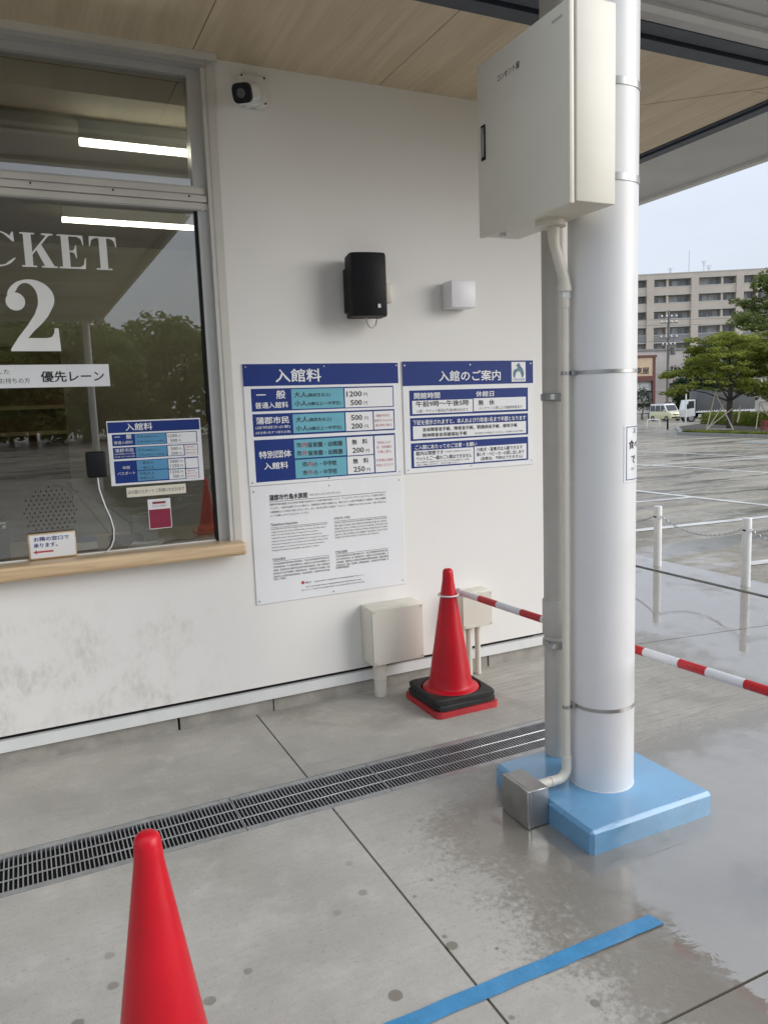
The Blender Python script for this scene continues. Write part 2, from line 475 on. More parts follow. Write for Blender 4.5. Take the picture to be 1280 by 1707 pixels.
M['lane'] = pmat('parking line paint', (0.56, 0.555, 0.53), 0.45, 0.2, 3, dirt=0.75, obj=False)
M['lane_blue'] = pmat('pale blue line paint', (0.30, 0.47, 0.55), 0.45, 0.12, 5, obj=False)
M['bollard'] = pmat('white bollard paint', (0.82, 0.825, 0.815), 0.32, 0.04)
M['chain'] = pmat('steel chain', (0.5, 0.5, 0.5), 0.35, 0.1, metal=0.8)
M['bark'] = pmat('bark', (0.075, 0.062, 0.05), 0.85, 0.3, 8, bump=0.6, bscale=12)
M['timber'] = pmat('pale timber prop', (0.62, 0.55, 0.43), 0.7, 0.15, 4)
M['leaf_lime'] = leaf_mat('yellow green leaves', (0.20, 0.24, 0.045), (0.38, 0.40, 0.10), (0.11, 0.16, 0.035))
M['leaf_mid'] = leaf_mat('mid green leaves', (0.15, 0.20, 0.06), (0.25, 0.30, 0.11), (0.10, 0.14, 0.045))
M['leaf_dark'] = leaf_mat('dark green leaves', (0.028, 0.055, 0.028), (0.05, 0.085, 0.04), (0.018, 0.035, 0.018))
M['hedge'] = leaf_mat('hedge leaves', (0.13, 0.17, 0.035), (0.24, 0.27, 0.06), (0.06, 0.09, 0.025))
M['soil'] = pmat('planting soil', (0.07, 0.06, 0.045), 0.9, 0.3, 3, obj=False)
M['kerb'] = pmat('kerb concrete', (0.26, 0.255, 0.24), 0.5, 0.12, 4, obj=False)
M['apt'] = pmat('apartment tile', (0.55, 0.495, 0.42), 0.7, 0.05, 0.4)
M['apt_dark'] = pmat('apartment grey panel', (0.24, 0.245, 0.245), 0.5, 0.06, 0.5)
M['apt_white'] = pmat('apartment white edge', (0.62, 0.62, 0.60), 0.6, 0.04)
M['apt_back'] = pmat('balcony back wall', (0.52, 0.51, 0.49), 0.7, 0.1, 0.6)
M['win_dark'] = pmat('far window glass', (0.18, 0.195, 0.20), 0.12, 0.3, 0.5, spec=0.8)
M['win_pale'] = pmat('far window curtain', (0.55, 0.57, 0.57), 0.4, 0.15, 0.7)
M['shop_cream'] = pmat('shop cream', (0.58, 0.44, 0.30), 0.6, 0.06, 0.8)
M['shop_red'] = pmat('shop red trim', (0.14, 0.05, 0.042), 0.6, 0.1)
M['shop_white'] = pmat('shop white', (0.60, 0.58, 0.56), 0.6, 0.06, 0.6)
M['house_pink'] = pmat('pale render', (0.50, 0.46, 0.44), 0.7, 0.06, 0.4, dirt=0.3)
M['van_cream'] = pmat('cream car paint', (0.66, 0.65, 0.40), 0.2, 0.02, coat=0.8)
M['van_white'] = pmat('white car paint', (0.74, 0.75, 0.75), 0.2, 0.02, coat=0.8)
M['canvas'] = pmat('grey truck canvas', (0.10, 0.108, 0.112), 0.6, 0.12, 0.8)
M['tyre'] = pmat('tyre', (0.015, 0.015, 0.015), 0.8)
M['rim'] = pmat('wheel rim', (0.35, 0.35, 0.36), 0.35, metal=0.8)
M['carglass'] = pmat('car window', (0.03, 0.035, 0.037), 0.08, 0.1, spec=0.8)
M['pole'] = pmat('pole concrete', (0.16, 0.155, 0.145), 0.7, 0.1, 1)
M['brownpost'] = pmat('orange brown wood', (0.30, 0.13, 0.05), 0.7, 0.15)
M['redbox'] = pmat('red painted wood', (0.30, 0.05, 0.05), 0.6, 0.15)

# ------------------------------------------------------------------ lettering
# every string is turned into a flat mesh once, by the built-in font
_txt = {}
def prepare_text(keys):
    tmp = []
    for s_, bold in keys:
        if (s_, bold) in _txt: continue
        c = bpy.data.curves.new('lettering', 'FONT')
        c.body = s_; c.size = 1; c.resolution_u = 2; c.offset = 0.0; c.fill_mode = 'FRONT'
        o = bpy.data.objects.new('lettering', c); col.objects.link(o)
        tmp.append((s_, bold, o)); _txt[(s_, bold)] = None
    bpy.context.view_layer.update()
    dg = bpy.context.evaluated_depsgraph_get()
    for s_, bold, o in tmp:
        me = bpy.data.meshes.new_from_object(o.evaluated_get(dg))
        v = np.array([p.co[:2] for p in me.vertices]); f = [tuple(p.vertices) for p in me.polygons]
        _txt[(s_, bold)] = (v, f)
        bpy.data.meshes.remove(me)
    for _, _, o in tmp:
        c = o.data; bpy.data.objects.remove(o); bpy.data.curves.remove(c)

def put_text(mb, s_, x0, x1, zc, h, fn, bold=0.0, keep=None):
    """fit the string into x0..x1, centred on zc; fn(x,z)->xyz"""
    v, f = _txt[(s_, bold)]
    a, b = v.min(0), v.max(0)
    w_, h_ = max(b[0] - a[0], 1e-6), max(b[1] - a[1], 1e-6)
    sx = (x1 - x0) / w_
    sy = sx if (h is None or s_ in ('一　般',)) else min(h / h_, sx * 1.6)
    mid = (a[1] + b[1]) / 2
    if s_.startswith('一　') and h is not None: sy = h / h_
    offs = [(0, 0)] if not bold else [(0, 0), (-bold, 0), (bold, 0), (0, -bold * 0.8), (0, bold * 0.8)]
    for i, (ox, oy) in enumerate(offs):
        mb.add([fn(x0 + (p[0] - a[0] + ox) * sx, zc + (p[1] - mid + oy) * sy, i * 0.00006) for p in v], f)

FEE_R = [
    ('b', 0.0, 0.8355, -0.1085, -0.0025),
    ('b', 0.0355, 0.8045, -0.231, -0.1211),
    ('c', 0.2399, 0.5199, -0.2253, -0.1266),
    ('w', 0.5266, 0.7989, -0.2266, -0.128),
    ('b', 0.0363, 0.8059, -0.3533, -0.2431),
    ('c', 0.2411, 0.5191, -0.3441, -0.251),
    ('w', 0.5258, 0.6789, -0.347, -0.2513),
    ('w', 0.6852, 0.7995, -0.3462, -0.2509),
    ('b', 0.0362, 0.8053, -0.5774, -0.3696),
    ('c', 0.2406, 0.5219, -0.4709, -0.3779),
    ('c', 0.2415, 0.5203, -0.5717, -0.4785),
    ('w', 0.5272, 0.6758, -0.4739, -0.3794),
    ('w', 0.5258, 0.6761, -0.5707, -0.4788),
    ('w', 0.6837, 0.7992, -0.5717, -0.3795),
]
FEE_T = [
    ('入館料', 'w', 0.163, 0.4002, -0.0596, 0.0633),
    ('一\u3000般', 'w', 0.0614, 0.2088, -0.1512, 0.0409),
    ('普通入館料', 'w', 0.0529, 0.2201, -0.2018, 0.0298),
    ('大人', 'k', 0.2545, 0.3204, -0.1547, 0.0268),
    ('(高校生以上)', 'k', 0.3238, 0.4467, -0.1589, 0.0203),
    ('小人', 'k', 0.255, 0.3196, -0.1978, 0.0256),
    ('(4歳以上～中学生)', 'k', 0.3238, 0.5028, -0.2019, 0.0205),
    ('1200', 'k', 0.5366, 0.6205, -0.1583, 0.0263),
    ('円', 'k', 0.6318, 0.6527, -0.1627, 0.0174),
    ('500', 'k', 0.5573, 0.62, -0.2027, 0.0264),
    ('円', 'k', 0.6322, 0.6516, -0.2068, 0.0175),
    ('蒲郡市民', 'w', 0.0526, 0.2201, -0.2759, 0.0346),
    ('(証明提示必要)', 'w', 0.0485, 0.226, -0.3103, 0.016),
    ('(該当者1名ずつ提示必要)', 'w', 0.047, 0.2267, -0.3357, 0.0147),
    ('大人', 'k', 0.2564, 0.3197, -0.2778, 0.027),
    ('(高校生以上)', 'k', 0.3232, 0.4466, -0.2823, 0.0205),
    ('小人', 'k', 0.2555, 0.3174, -0.3219, 0.0258),
    ('(4歳以上～中学生)', 'k', 0.3209, 0.5, -0.3259, 0.0206),
    ('500', 'k', 0.5568, 0.6182, -0.2798, 0.0265),
    ('円', 'k', 0.6319, 0.6521, -0.2854, 0.0176),
    ('200', 'k', 0.5564, 0.6186, -0.3232, 0.0266),
    ('円', 'k', 0.6316, 0.6511, -0.3276, 0.0176),
    ('蒲郡市民を', 'r', 0.6988, 0.7796, -0.2742, 0.0142),
    ('証明するものを', 'r', 0.6883, 0.7938, -0.3002, 0.0142),
    ('提示時に限る', 'r', 0.6927, 0.788, -0.3248, 0.0142),
    ('特別団体', 'w', 0.0577, 0.2236, -0.4433, 0.035),
    ('入館料', 'w', 0.0799, 0.2034, -0.4999, 0.0337),
    ('市', 'k', 0.2531, 0.2782, -0.4053, 0.0258),
    ('内', 'r', 0.2819, 0.3086, -0.4055, 0.0259),
    ('保育園・幼稚園', 'k', 0.3116, 0.4999, -0.4072, 0.0262),
    ('市', 'k', 0.253, 0.2782, -0.4462, 0.0259),
    ('外', 'r', 0.2818, 0.3086, -0.4473, 0.026),
    ('保育園・幼稚園', 'k', 0.3123, 0.4995, -0.4488, 0.0263),
    ('市', 'k', 0.2781, 0.3042, -0.5034, 0.0261),
    ('内', 'r', 0.3079, 0.3349, -0.5039, 0.0262),
    ('小・中学校', 'k', 0.3386, 0.465, -0.5056, 0.0264),
    ('市', 'k', 0.2787, 0.3041, -0.5462, 0.0261),
    ('外', 'r', 0.3078, 0.3349, -0.5465, 0.0262),
    ('小・中学校', 'k', 0.3386, 0.4652, -0.5478, 0.0265),
    ('無\u3000料', 'k', 0.5557, 0.6423, -0.4054, 0.0268),
    ('200', 'k', 0.5568, 0.6202, -0.4483, 0.0268),
    ('円', 'k', 0.6324, 0.6527, -0.4546, 0.0178),
    ('無\u3000料', 'k', 0.5574, 0.6443, -0.5048, 0.027),
    ('250', 'k', 0.5585, 0.6221, -0.5475, 0.027),
    ('円', 'k', 0.6336, 0.6532, -0.554, 0.0179),
    ('学校および', 'r', 0.6984, 0.7765, -0.4162, 0.0157),
    ('幼・保育園の', 'r', 0.6943, 0.7836, -0.4399, 0.0158),
    ('行事に限る', 'r', 0.6972, 0.7786, -0.4643, 0.0158),
    ('引率者は通常', 'r', 0.6891, 0.7874, -0.509, 0.0158),
    ('料金となります', 'r', 0.6904, 0.7896, -0.5344, 0.0159),
]

INFO_R = [
    ('b', 0.0002, 0.8427, -0.1258, 0.0028),
    ('w', 0.6943, 0.7904, -0.1156, -0.0054),
    ('b', 0.0382, 0.8054, -0.2851, -0.1502),
    ('w', 0.0537, 0.4322, -0.2755, -0.2052),
    ('w', 0.4382, 0.7906, -0.2734, -0.2023),
    ('b', 0.0381, 0.8044, -0.4188, -0.2966),
    ('w', 0.0537, 0.7892, -0.4098, -0.341),
    ('b', 0.0383, 0.8035, -0.5663, -0.4317),
    ('w', 0.0548, 0.4317, -0.5583, -0.4727),
    ('w', 0.4377, 0.7908, -0.5577, -0.4703),
]
INFO_T = [
    ('入館のご案内', 'w', 0.2221, 0.6185, -0.0773, 0.0564),
    ('開館時間', 'w', 0.0665, 0.2236, -0.179, 0.0325),
    ('休館日', 'w', 0.4547, 0.5716, -0.1787, 0.0303),
    ('午前9時～午後5時', 'k', 0.076, 0.4061, -0.2233, 0.0316),
    ('入館・チケット販売は午後4時30分まで', 'k', 0.0785, 0.4012, -0.2612, 0.0185),
    ('無\u3000休', 'k', 0.4696, 0.5747, -0.2273, 0.0305),
    ('メンテナンス等による臨時休館あり', 'k', 0.4729, 0.7614, -0.2581, 0.0178),
    ('下記を提示されますと、本人および介助者1名まで半額となります', 'w', 0.0541, 0.7878, -0.3215, 0.0256),
    ('身体障害者手帳、障害者手帳、戦傷病者手帳、療育手帳', 'k', 0.1115, 0.7277, -0.3618, 0.0216),
    ('精神障害者保健福祉手帳', 'k', 0.1105, 0.39, -0.392, 0.0213),
    ('他の割引との併用はできません。介助者は大人が対象', 'k', 0.4417, 0.768, -0.3965, 0.011),
    ('ご入館にあたってのご注意・お願い', 'w', 0.0622, 0.4539, -0.4548, 0.0241),
    ('館内は禁煙です', 'k', 0.067, 0.2374, -0.4883, 0.0225),
    ('(水族館外に喫煙所はありません)', 'k', 0.2452, 0.4115, -0.4884, 0.0094),
    ('ペットとご一緒のご入館はできません', 'k', 0.066, 0.4188, -0.5159, 0.0228),
    ('他のお客様にご迷惑をおかけするおそれのある場合のご入館は', 'k', 0.0668, 0.4023, -0.537, 0.0094),
    ('入館をご遠慮いただきます。ご協力をお願いします。', 'k', 0.0663, 0.3307, -0.5501, 0.0094),
    ('介助犬・盲導犬は入館できます', 'k', 0.4516, 0.7624, -0.4891, 0.0222),
    ('車いす・ベビーカーの貸し出しあり', 'k', 0.451, 0.7706, -0.516, 0.0222),
    ('(各数台、予約はできません)', 'k', 0.4786, 0.7617, -0.5424, 0.0223),
]

GUIDE_R = [
    ('k', 0.0942, 0.7383, -0.0838, -0.0817),
    ('k', 0.0951, 0.3975, -0.2136, -0.2122),
    ('k', 0.4333, 0.7388, -0.2135, -0.2121),
    ('k', 0.0958, 0.4002, -0.3872, -0.3858),
    ('k', 0.4348, 0.7383, -0.388, -0.3865),
]
GUIDE_T = [
    ('蒲郡市竹島水族館', 'k', 0.0954, 0.2961, -0.0622, 0.0288),
    ('（がまごおりしたけしますいぞくかん）', 'k', 0.3048, 0.4768, -0.0635, 0.0112),
    ('蒲郡市竹島水族館では三河湾や深海の生物を主とする魚介類の生態について、クリエイティブでインタラクティブな展示で紹介し', 'k', 0.0949, 0.7353, -0.0961, 0.0106),
    ('ています。一般的な説明パネルとは異なり、水族館員の手書きの解説には、展示されている魚や甲殻類などの情報が、学校の成績表', 'k', 0.0952, 0.737, -0.1153, 0.0106),
    ('や履歴書のような形式で紹介されています。また、魚の生き物たち自身の「コメント」を想像するようなものもあり、特に子供たちに', 'k', 0.0962, 0.7378, -0.1345, 0.0106),
    ('とっては親しみやすいものとなっています。', 'k', 0.0972, 0.3001, -0.1527, 0.0104),
    ('Takeshima Aquarium', 'k', 0.0944, 0.2354, -0.1998, 0.0172),
    ('Innovative and interactive displays at the Takeshima Aquarium provide', 'k', 0.096, 0.3949, -0.2207, 0.0091),
    ('insight into the rich sea life of Mikawa Bay as well as the deep waters', 'k', 0.0958, 0.3866, -0.2362, 0.0091),
    ('farther out in the Pacific Ocean. In a departure from standard', 'k', 0.0955, 0.3409, -0.2515, 0.0091),
    ('explanatory panels, the handwritten information boards at this', 'k', 0.0953, 0.3625, -0.2672, 0.0091),
    ('aquarium present details about the fish and crustaceans on display in', 'k', 0.095, 0.3993, -0.283, 0.0091),
    ('the format of elementary school grade cards and profiles. Other boards', 'k', 0.0948, 0.3955, -0.2986, 0.0091),
    ('include imagined "comments" from the sea creatures themselves,', 'k', 0.0945, 0.3752, -0.3141, 0.0091),
    ('making the viewing more relatable, especially for children.', 'k', 0.0943, 0.3466, -0.3294, 0.0091),
    ('다케시마 수족관', 'k', 0.4339, 0.5258, -0.1982, 0.0143),
    ('다케시마 수족관의 혁신적이고 상호작용적인 전시물에서는 미카와 만의 풍부한', 'k', 0.4351, 0.7384, -0.2216, 0.0094),
    ('해양 생물과 먼 태평양 심해의 생물에 대한 통찰력을 제공합니다. 일반적인', 'k', 0.4351, 0.7362, -0.2372, 0.0094),
    ('설명판과는 달리 이 수족관의 손으로 쓴 안내판에는 전시된 물고기와', 'k', 0.4352, 0.7396, -0.2528, 0.0094),
    ('갑각류에 대한 세부 정보가 초등학교 성적표와 프로필 형식으로 소개되어', 'k', 0.4352, 0.7398, -0.2683, 0.0094),
    ('있습니다. 다른 안내판에는 바다 생물들이 직접 말하는 것 같은 상상의', 'k', 0.4352, 0.7384, -0.2839, 0.0094),
    ('코멘트도 있어 특히 아이들이 더 친근하게 느낄 수 있습니다.', 'k', 0.4352, 0.6893, -0.299, 0.0094),
    ('竹岛水族馆', 'k', 0.0949, 0.1606, -0.3752, 0.0139),
    ('竹岛水族馆具有创新性和互动性的展示，介绍三河湾丰富的海洋生物以及太', 'k', 0.0965, 0.3997, -0.3981, 0.0106),
    ('平洋深海的生物。与一般的说明板不同，水族馆工作人员手写的说明板以小学', 'k', 0.096, 0.3996, -0.4145, 0.0106),
    ('成绩单、简历的形式介绍展示的鱼类和甲壳类的详细信息。还有一些想象海洋', 'k', 0.0955, 0.4003, -0.4309, 0.0106),
    ('生物自己的“评论”的说明板，使参观更加亲切，尤其受到孩子们的喜爱。馆内', 'k', 0.095, 0.4003, -0.4474, 0.0106),
    ('还有许多三河湾和深海的珍稀生物，欢迎来馆参观，尽情享受海洋的乐趣，', 'k', 0.0945, 0.3994, -0.4639, 0.0106),
    ('与家人一同游览。', 'k', 0.094, 0.1621, -0.4766, 0.0105),
    ('竹島水族館', 'k', 0.4337, 0.5006, -0.3763, 0.0144),
    ('竹島水族館具創新性和互動性的展示方式，介紹三河灣豐富的海洋生物以及遠', 'k', 0.4358, 0.7379, -0.3985, 0.011),
    ('方太平洋深海的生物。與一般說明板不同，水族館工作人員手寫的說明板，以', 'k', 0.4351, 0.7381, -0.4145, 0.011),
    ('小學成績單、簡歷的形式介紹展示的魚類和甲殼類的詳細資訊。還有些想像海', 'k', 0.4343, 0.7391, -0.4304, 0.011),
    ('洋生物自己的「評論」的說明板，使參觀更加親切，尤其受到孩子們的喜愛，歡', 'k', 0.4336, 0.7393, -0.4464, 0.011),
    ('迎蒞臨參觀遊覽。', 'k', 0.4328, 0.5107, -0.4591, 0.0109),
    ('観光庁', 'k', 0.2626, 0.2938, -0.5153, 0.0114),
    ('この解説文は観光庁の地域観光資源の多言語解説整備支援事業で作成しました。', 'k', 0.3036, 0.5924, -0.5156, 0.0065),
    ('令和三年度 地域観光資源の多言語解説整備支援事業 蒲郡市観光協会 協議会', 'k', 0.2616, 0.5755, -0.5376, 0.0065),
    ('制作 二〇二一年 観光庁多言語解説 蒲郡市 竹島水族館 観光商工課 協力 観光協会', 'k', 0.2385, 0.5931, -0.5528, 0.0065),
]

SMALLFEE_R = [
    ('b', 0.0038, 0.4195, -0.0546, -0.0059),
    ('b', 0.019, 0.4051, -0.115, -0.0619),
    ('c', 0.1196, 0.2596, -0.1128, -0.0644),
    ('w', 0.2635, 0.4009, -0.1139, -0.0651),
    ('b', 0.019, 0.405, -0.1747, -0.1217),
    ('c', 0.1193, 0.2596, -0.1709, -0.124),
    ('w', 0.2638, 0.3381, -0.172, -0.1252),
    ('w', 0.3424, 0.4024, -0.174, -0.1258),
    ('b', 0.0185, 0.4034, -0.2869, -0.1836),
    ('c', 0.1187, 0.2599, -0.2313, -0.1864),
    ('c', 0.1183, 0.2585, -0.2811, -0.2353),
    ('w', 0.2628, 0.3383, -0.2345, -0.1877),
    ('w', 0.2619, 0.3371, -0.284, -0.2382),
    ('w', 0.3426, 0.4009, -0.2365, -0.1892),
    ('w', 0.3416, 0.4002, -0.2859, -0.2406),
]
SMALLFEE_T = [
    ('入館料', 'w', 0.0822, 0.2008, -0.0298, 0.0329),
    ('一\u3000般', 'w', 0.0307, 0.1048, -0.0735, 0.0212),
    ('普通入館料', 'w', 0.026, 0.1084, -0.0992, 0.0147),
    ('大人', 'k', 0.1272, 0.1593, -0.0752, 0.0136),
    ('(高校生以上)', 'k', 0.161, 0.2221, -0.0782, 0.0094),
    ('小人', 'k', 0.1273, 0.1575, -0.0992, 0.0136),
    ('(4歳以上～中学生)', 'k', 0.1593, 0.2514, -0.1005, 0.0094),
    ('1200', 'k', 0.2697, 0.3107, -0.0792, 0.0138),
    ('円', 'k', 0.3172, 0.327, -0.0822, 0.0087),
    ('500', 'k', 0.2794, 0.3107, -0.1011, 0.0139),
    ('円', 'k', 0.3177, 0.3275, -0.1029, 0.0087),
    ('蒲郡市民', 'w', 0.0269, 0.1101, -0.1353, 0.0174),
    ('(証明提示必要)', 'w', 0.0245, 0.1148, -0.1521, 0.0077),
    ('(該当者1名ずつ提示必要)', 'w', 0.0235, 0.1138, -0.1647, 0.007),
    ('大人', 'k', 0.1281, 0.1595, -0.137, 0.0137),
    ('(高校生以上)', 'k', 0.1613, 0.2233, -0.1402, 0.0094),
    ('小人', 'k', 0.1271, 0.1578, -0.1599, 0.0137),
    ('(4歳以上～中学生)', 'k', 0.1596, 0.2487, -0.1623, 0.0094),
    ('500', 'k', 0.2785, 0.3103, -0.1399, 0.0139),
    ('円', 'k', 0.3168, 0.3267, -0.142, 0.0088),
    ('200', 'k', 0.2785, 0.3095, -0.1615, 0.0139),
    ('円', 'k', 0.3161, 0.326, -0.1634, 0.0088),
    ('蒲郡市民を', 'r', 0.3502, 0.3909, -0.1355, 0.0072),
    ('証明するものを', 'r', 0.3453, 0.398, -0.1488, 0.0072),
    ('提示時に限る', 'r', 0.3478, 0.395, -0.1633, 0.0072),
    ('年間', 'w', 0.0546, 0.0863, -0.2155, 0.0148),
    ('パスポート', 'w', 0.0303, 0.1087, -0.2415, 0.0148),
    ('一般大人', 'k', 0.1292, 0.1966, -0.198, 0.0141),
    ('一般小人', 'k', 0.1286, 0.1968, -0.2208, 0.0142),
    ('市民大人', 'k', 0.1272, 0.1959, -0.2485, 0.0142),
    ('市民小人', 'k', 0.1267, 0.1951, -0.2696, 0.0142),
    ('3000', 'k', 0.2695, 0.3099, -0.1998, 0.014),
    ('円', 'k', 0.3166, 0.3285, -0.2014, 0.0096),
    ('1250', 'k', 0.2707, 0.3104, -0.2207, 0.014),
    ('円', 'k', 0.3171, 0.3286, -0.2224, 0.0096),
    ('1250', 'k', 0.269, 0.3083, -0.2499, 0.014),
    ('円', 'k', 0.3158, 0.3273, -0.2517, 0.0096),
    ('500', 'k', 0.2792, 0.3084, -0.2712, 0.014),
    ('円', 'k', 0.3159, 0.3274, -0.2727, 0.0097),
    ('蒲郡市民を', 'r', 0.3482, 0.389, -0.2499, 0.0073),
    ('証明するものを', 'r', 0.3433, 0.3963, -0.2619, 0.0073),
    ('提示時に限る', 'r', 0.3464, 0.3937, -0.2754, 0.0073),
]

BOLD = 0.020
def sign_keys(T): return [(t[0], BOLD if t[5] > 0.02 else 0.0) for t in T]
_misc = [('優先レーン', BOLD), ('した', 0.0), ('お持ちの方', 0.0), ('ほの国パスポート ご利用いただけます', 0.0), ('お隣の窓口で', BOLD), ('承ります。', BOLD),
         ('コンセント盤', 0.0), ('食べ', BOLD), ('で', BOLD), ('ス', BOLD), ('わが', 0.0), ('大東屋', BOLD), ('オフィスPAY', 0.0), ('竹島水族館', 0.0), ('券', 0.0)]
prepare_text(sign_keys(FEE_T) + sign_keys(INFO_T) + sign_keys(GUIDE_T) + sign_keys(SMALLFEE_T) + _misc)

# ================================================================== THE GROUND
YW = 3.673           # face of the ticket office wall
ZC = 3.135           # timber soffit

def ground_z(x, y):
    s_ = x * 0.72 + y * 0.69
    return -0.02 - 0.012 * min(max(s_ - 7.0, 0.0), 90.0)

mb = MB()
xs = [-400, -200, -100, -50, -20, -9, -5, 0, 5.1, 6.5, 8, 10, 13, 17, 22, 28, 35, 43, 52, 62, 75, 90, 110, 150, 220, 400, 800]
ys = [-400, -200, -100, -50, -25, -14, -6, 0, 3, 5, 7, 9, 12, 16, 21, 27, 34, 42, 51, 61, 74, 90, 110, 150, 220, 400, 800]
nx = len(xs)
for yy in ys:
    for xx in xs: mb.v.append((xx, yy, ground_z(xx, yy) - (0.16 if xx < 5.05 else 0.0)))
for j in range(len(ys) - 1):
    for i in range(nx - 1):
        mb.f.append((j * nx + i, j * nx + i + 1, (j + 1) * nx + i + 1, (j + 1) * nx + i))
parking = mb.build('parking_lot', M['asphalt'], smooth=180, kind='structure')

# painted lines of the parking bays, each a strip 4 mm above the asphalt
def lane(a, b, wd, mat_):
    m = MB(); n = 12
    dx, dy = b[0] - a[0], b[1] - a[1]; L = math.hypot(dx, dy); px, py = -dy / L * wd / 2, dx / L * wd / 2
    for i in range(n + 1):
        k = i / n; x, y = a[0] + dx * k, a[1] + dy * k
        z = ground_z(x, y) + 0.006
        m.v += [(x + px, y + py, z), (x - px, y - py, z)]
    m.f = [(2 * i, 2 * i + 1, 2 * i + 3, 2 * i + 2) for i in range(n)]
    return m.build('bay_line', mat_, parent=parking)
for a, b, wd, k in (((7.6, 9.15), (9.84, 9.02), 0.14, 'lane'), ((9.93, 12.6), (9.70, 6.6), 0.14, 'lane'), ((5.9, 7.0), (9.72, 6.77), 0.15, 'lane'),
                    ((14.2, 14.75), (19.6, 14.35), 0.15, 'lane'), ((5.98, 4.87), (9.6, 4.45), 0.14, 'lane'), ((14.6, 19.0), (14.35, 9.0), 0.14, 'lane'),
                    ((18.9, 20.5), (18.5, 12.0), 0.14, 'lane'), ((25.63, 21.2), (25.75, 18.0), 0.3, 'lane_blue')):
    lane(a, b, wd, M[k])

# concrete floor below the canopy: slabs with open joints over a dark bed
bed = MB().box(-5, 5.0, -14, 12, -0.14, -0.018).build('concrete_floor', M['dark'], kind='structure')
def slab(pts): return MB().prism(pts, -0.1, 0.0).build('slab', M['floor'], parent=bed, smooth=0)
slab([(-5, 2.921), (0.966, 2.921), (0.966, 3.70), (-5, 3.70)])
slab([(-5, 1.272), (0.966, 1.272), (0.966, 2.635), (-5, 2.635)])
slab([(0.974, 1.272), (5.0, 1.272), (5.0, 3.318), (2.95, 3.616), (2.95, 3.70), (0.974, 3.70), (0.974, 2.921), (2.46, 2.921), (2.46, 2.635), (0.974, 2.635)])
slab([(2.95, 3.624), (5.0, 3.326), (5.0, 12), (2.95, 12)])
slab([(-5, -14), (0.966, -14), (0.966, 1.264), (-5, 1.264)])
slab([(0.974, -14), (5.0, -14), (5.0, 1.264), (0.974, 1.264)])
# kerb strip carrying the bollards
strip = MB().prism([(5.075, -14), (5.42, -14), (5.42, 14), (5.075, 14)], -0.12, -0.004).build('kerb_strip', M['floor'], kind='structure', smooth=0)

# narrow slot drain between floor and kerb strip
slot = thing('slot_drain', 'narrow black slot drain along the floor edge in front of the white bollards', 'drain', (5.037, 3, 0))
MB().box(5.001, 5.074, -10, 14, -0.09, -0.035).build('channel', M['dark'], slot)
m = MB()
random.seed(3)
for k in range(260):
    y = 2.0 + k * 0.035 + random.uniform(-0.01, 0.01); r_ = random.uniform(0.006, 0.016); x = 5.012 + random.uniform(0, 0.045)
    m.box(x - r_, x + r_, y - r_, y + r_, -0.036, -0.03 + random.uniform(0.0, 0.012))
m.build('debris', M['rubber'], slot, kind='stuff')
MB().box(5.0702, 5.0748, -10, 14, -0.03, -0.001).build('edge_rail', M['galv'], slot)

# ================================================================== TICKET OFFICE
office = thing('ticket_office', 'white walled ticket office with wide window and wood counter', 'building', (1, YW, 0))
# wall: below the window and the pier to its right, then round the corner
MB().prism_axis([(-5, 0.148), (2.95, 0.148), (2.95, 3.2), (0.945, 3.2), (0.945, 0.905), (-5, 0.905)], YW, YW + 0.12,
                lambda a, b, c_: (a, c_, b)).build('wall', M['wall'], office, smooth=0)
MB().box(2.83, 2.95, YW + 0.12, 12, 0.148, 3.2).build('side_wall', M['wall'], office, smooth=0)
MB().box(-5, 2.956, YW - 0.004, YW + 0.02, 0.074, 0.128).build('base_trim', M['trim'], office)
MB().box(-5, 2.945, YW + 0.03, YW + 0.1, 0.128, 0.148).build('shadow_gap', M['dark'], office)
m = MB()
for a, b in ((-5, 0.576), (0.588, 1.060), (1.067, 2.370), (2.382, 2.94)):
    m.box(a, b, YW + 0.016, YW + 0.1, -0.05, 0.074)
    m.build('foundation', M['found'], office, smooth=0); m = MB()
MB().box(-5, 2.9, YW + 0.034, YW + 0.09, -0.03, 0.07).build('foundation_joint', M['dark'], office)

# inside of the office
MB().box(-5, 2.83, 7.0, 7.1, 0, 3.2).build('back_wall', M['int_wall'], office)
MB().box(-5, 2.83, YW + 0.12, 7.0, 2.96, 3.06).build('office_ceiling', M['int_wall'], office)
MB().box(-5, 2.83, YW + 0.12, 7.0, -0.05, 0.0).build('office_floor', M['int_dark'], office)
MB().box(-5.1, -5, YW, 7.1, 0, 3.2).build('end_wall', M['int_wall'], office)
MB().box(-5, 2.83, 3.74, 4.45, 0.862, 0.902).build('inner_desk', M['counter'], office)

# window frame: casing, jamb, head, transom, sill line
fr = MB().box(0.886, 0.945, YW - 0.018, YW + 0.1, 0.905, 3.128).build('window_casing', M['alu_light'], office)
MB().box(0.905, 0.909, YW - 0.0205, YW - 0.017, 0.905, 3.12).build('casing_groove', M['alu'], fr)
MB().box(0.826, 0.886, YW + 0.012, YW + 0.09, 2.52, 3.128).build('upper_jamb', M['alu'], office)
MB().box(0.838, 0.886, YW + 0.012, YW + 0.09, 0.921, 2.47).build('lower_jamb', M['alu'], office)
MB().box(0.826, 0.838, YW + 0.026, YW + 0.06, 0.921, 2.47).build('glazing_bead', M['dark'], office)
MB().box(-5, 0.826, YW + 0.01, YW + 0.09, 3.052, 3.131).build('window_head', M['alu'], office)
MB().box(-5, 0.90, YW - 0.045, YW + 0.008, 3.085, 3.133).build('head_rail', M['alu'], office)
MB().box(-5, 0.953, YW - 0.062, YW - 0.046, 3.104, 3.134).build('head_cap', M['alu_light'], office)
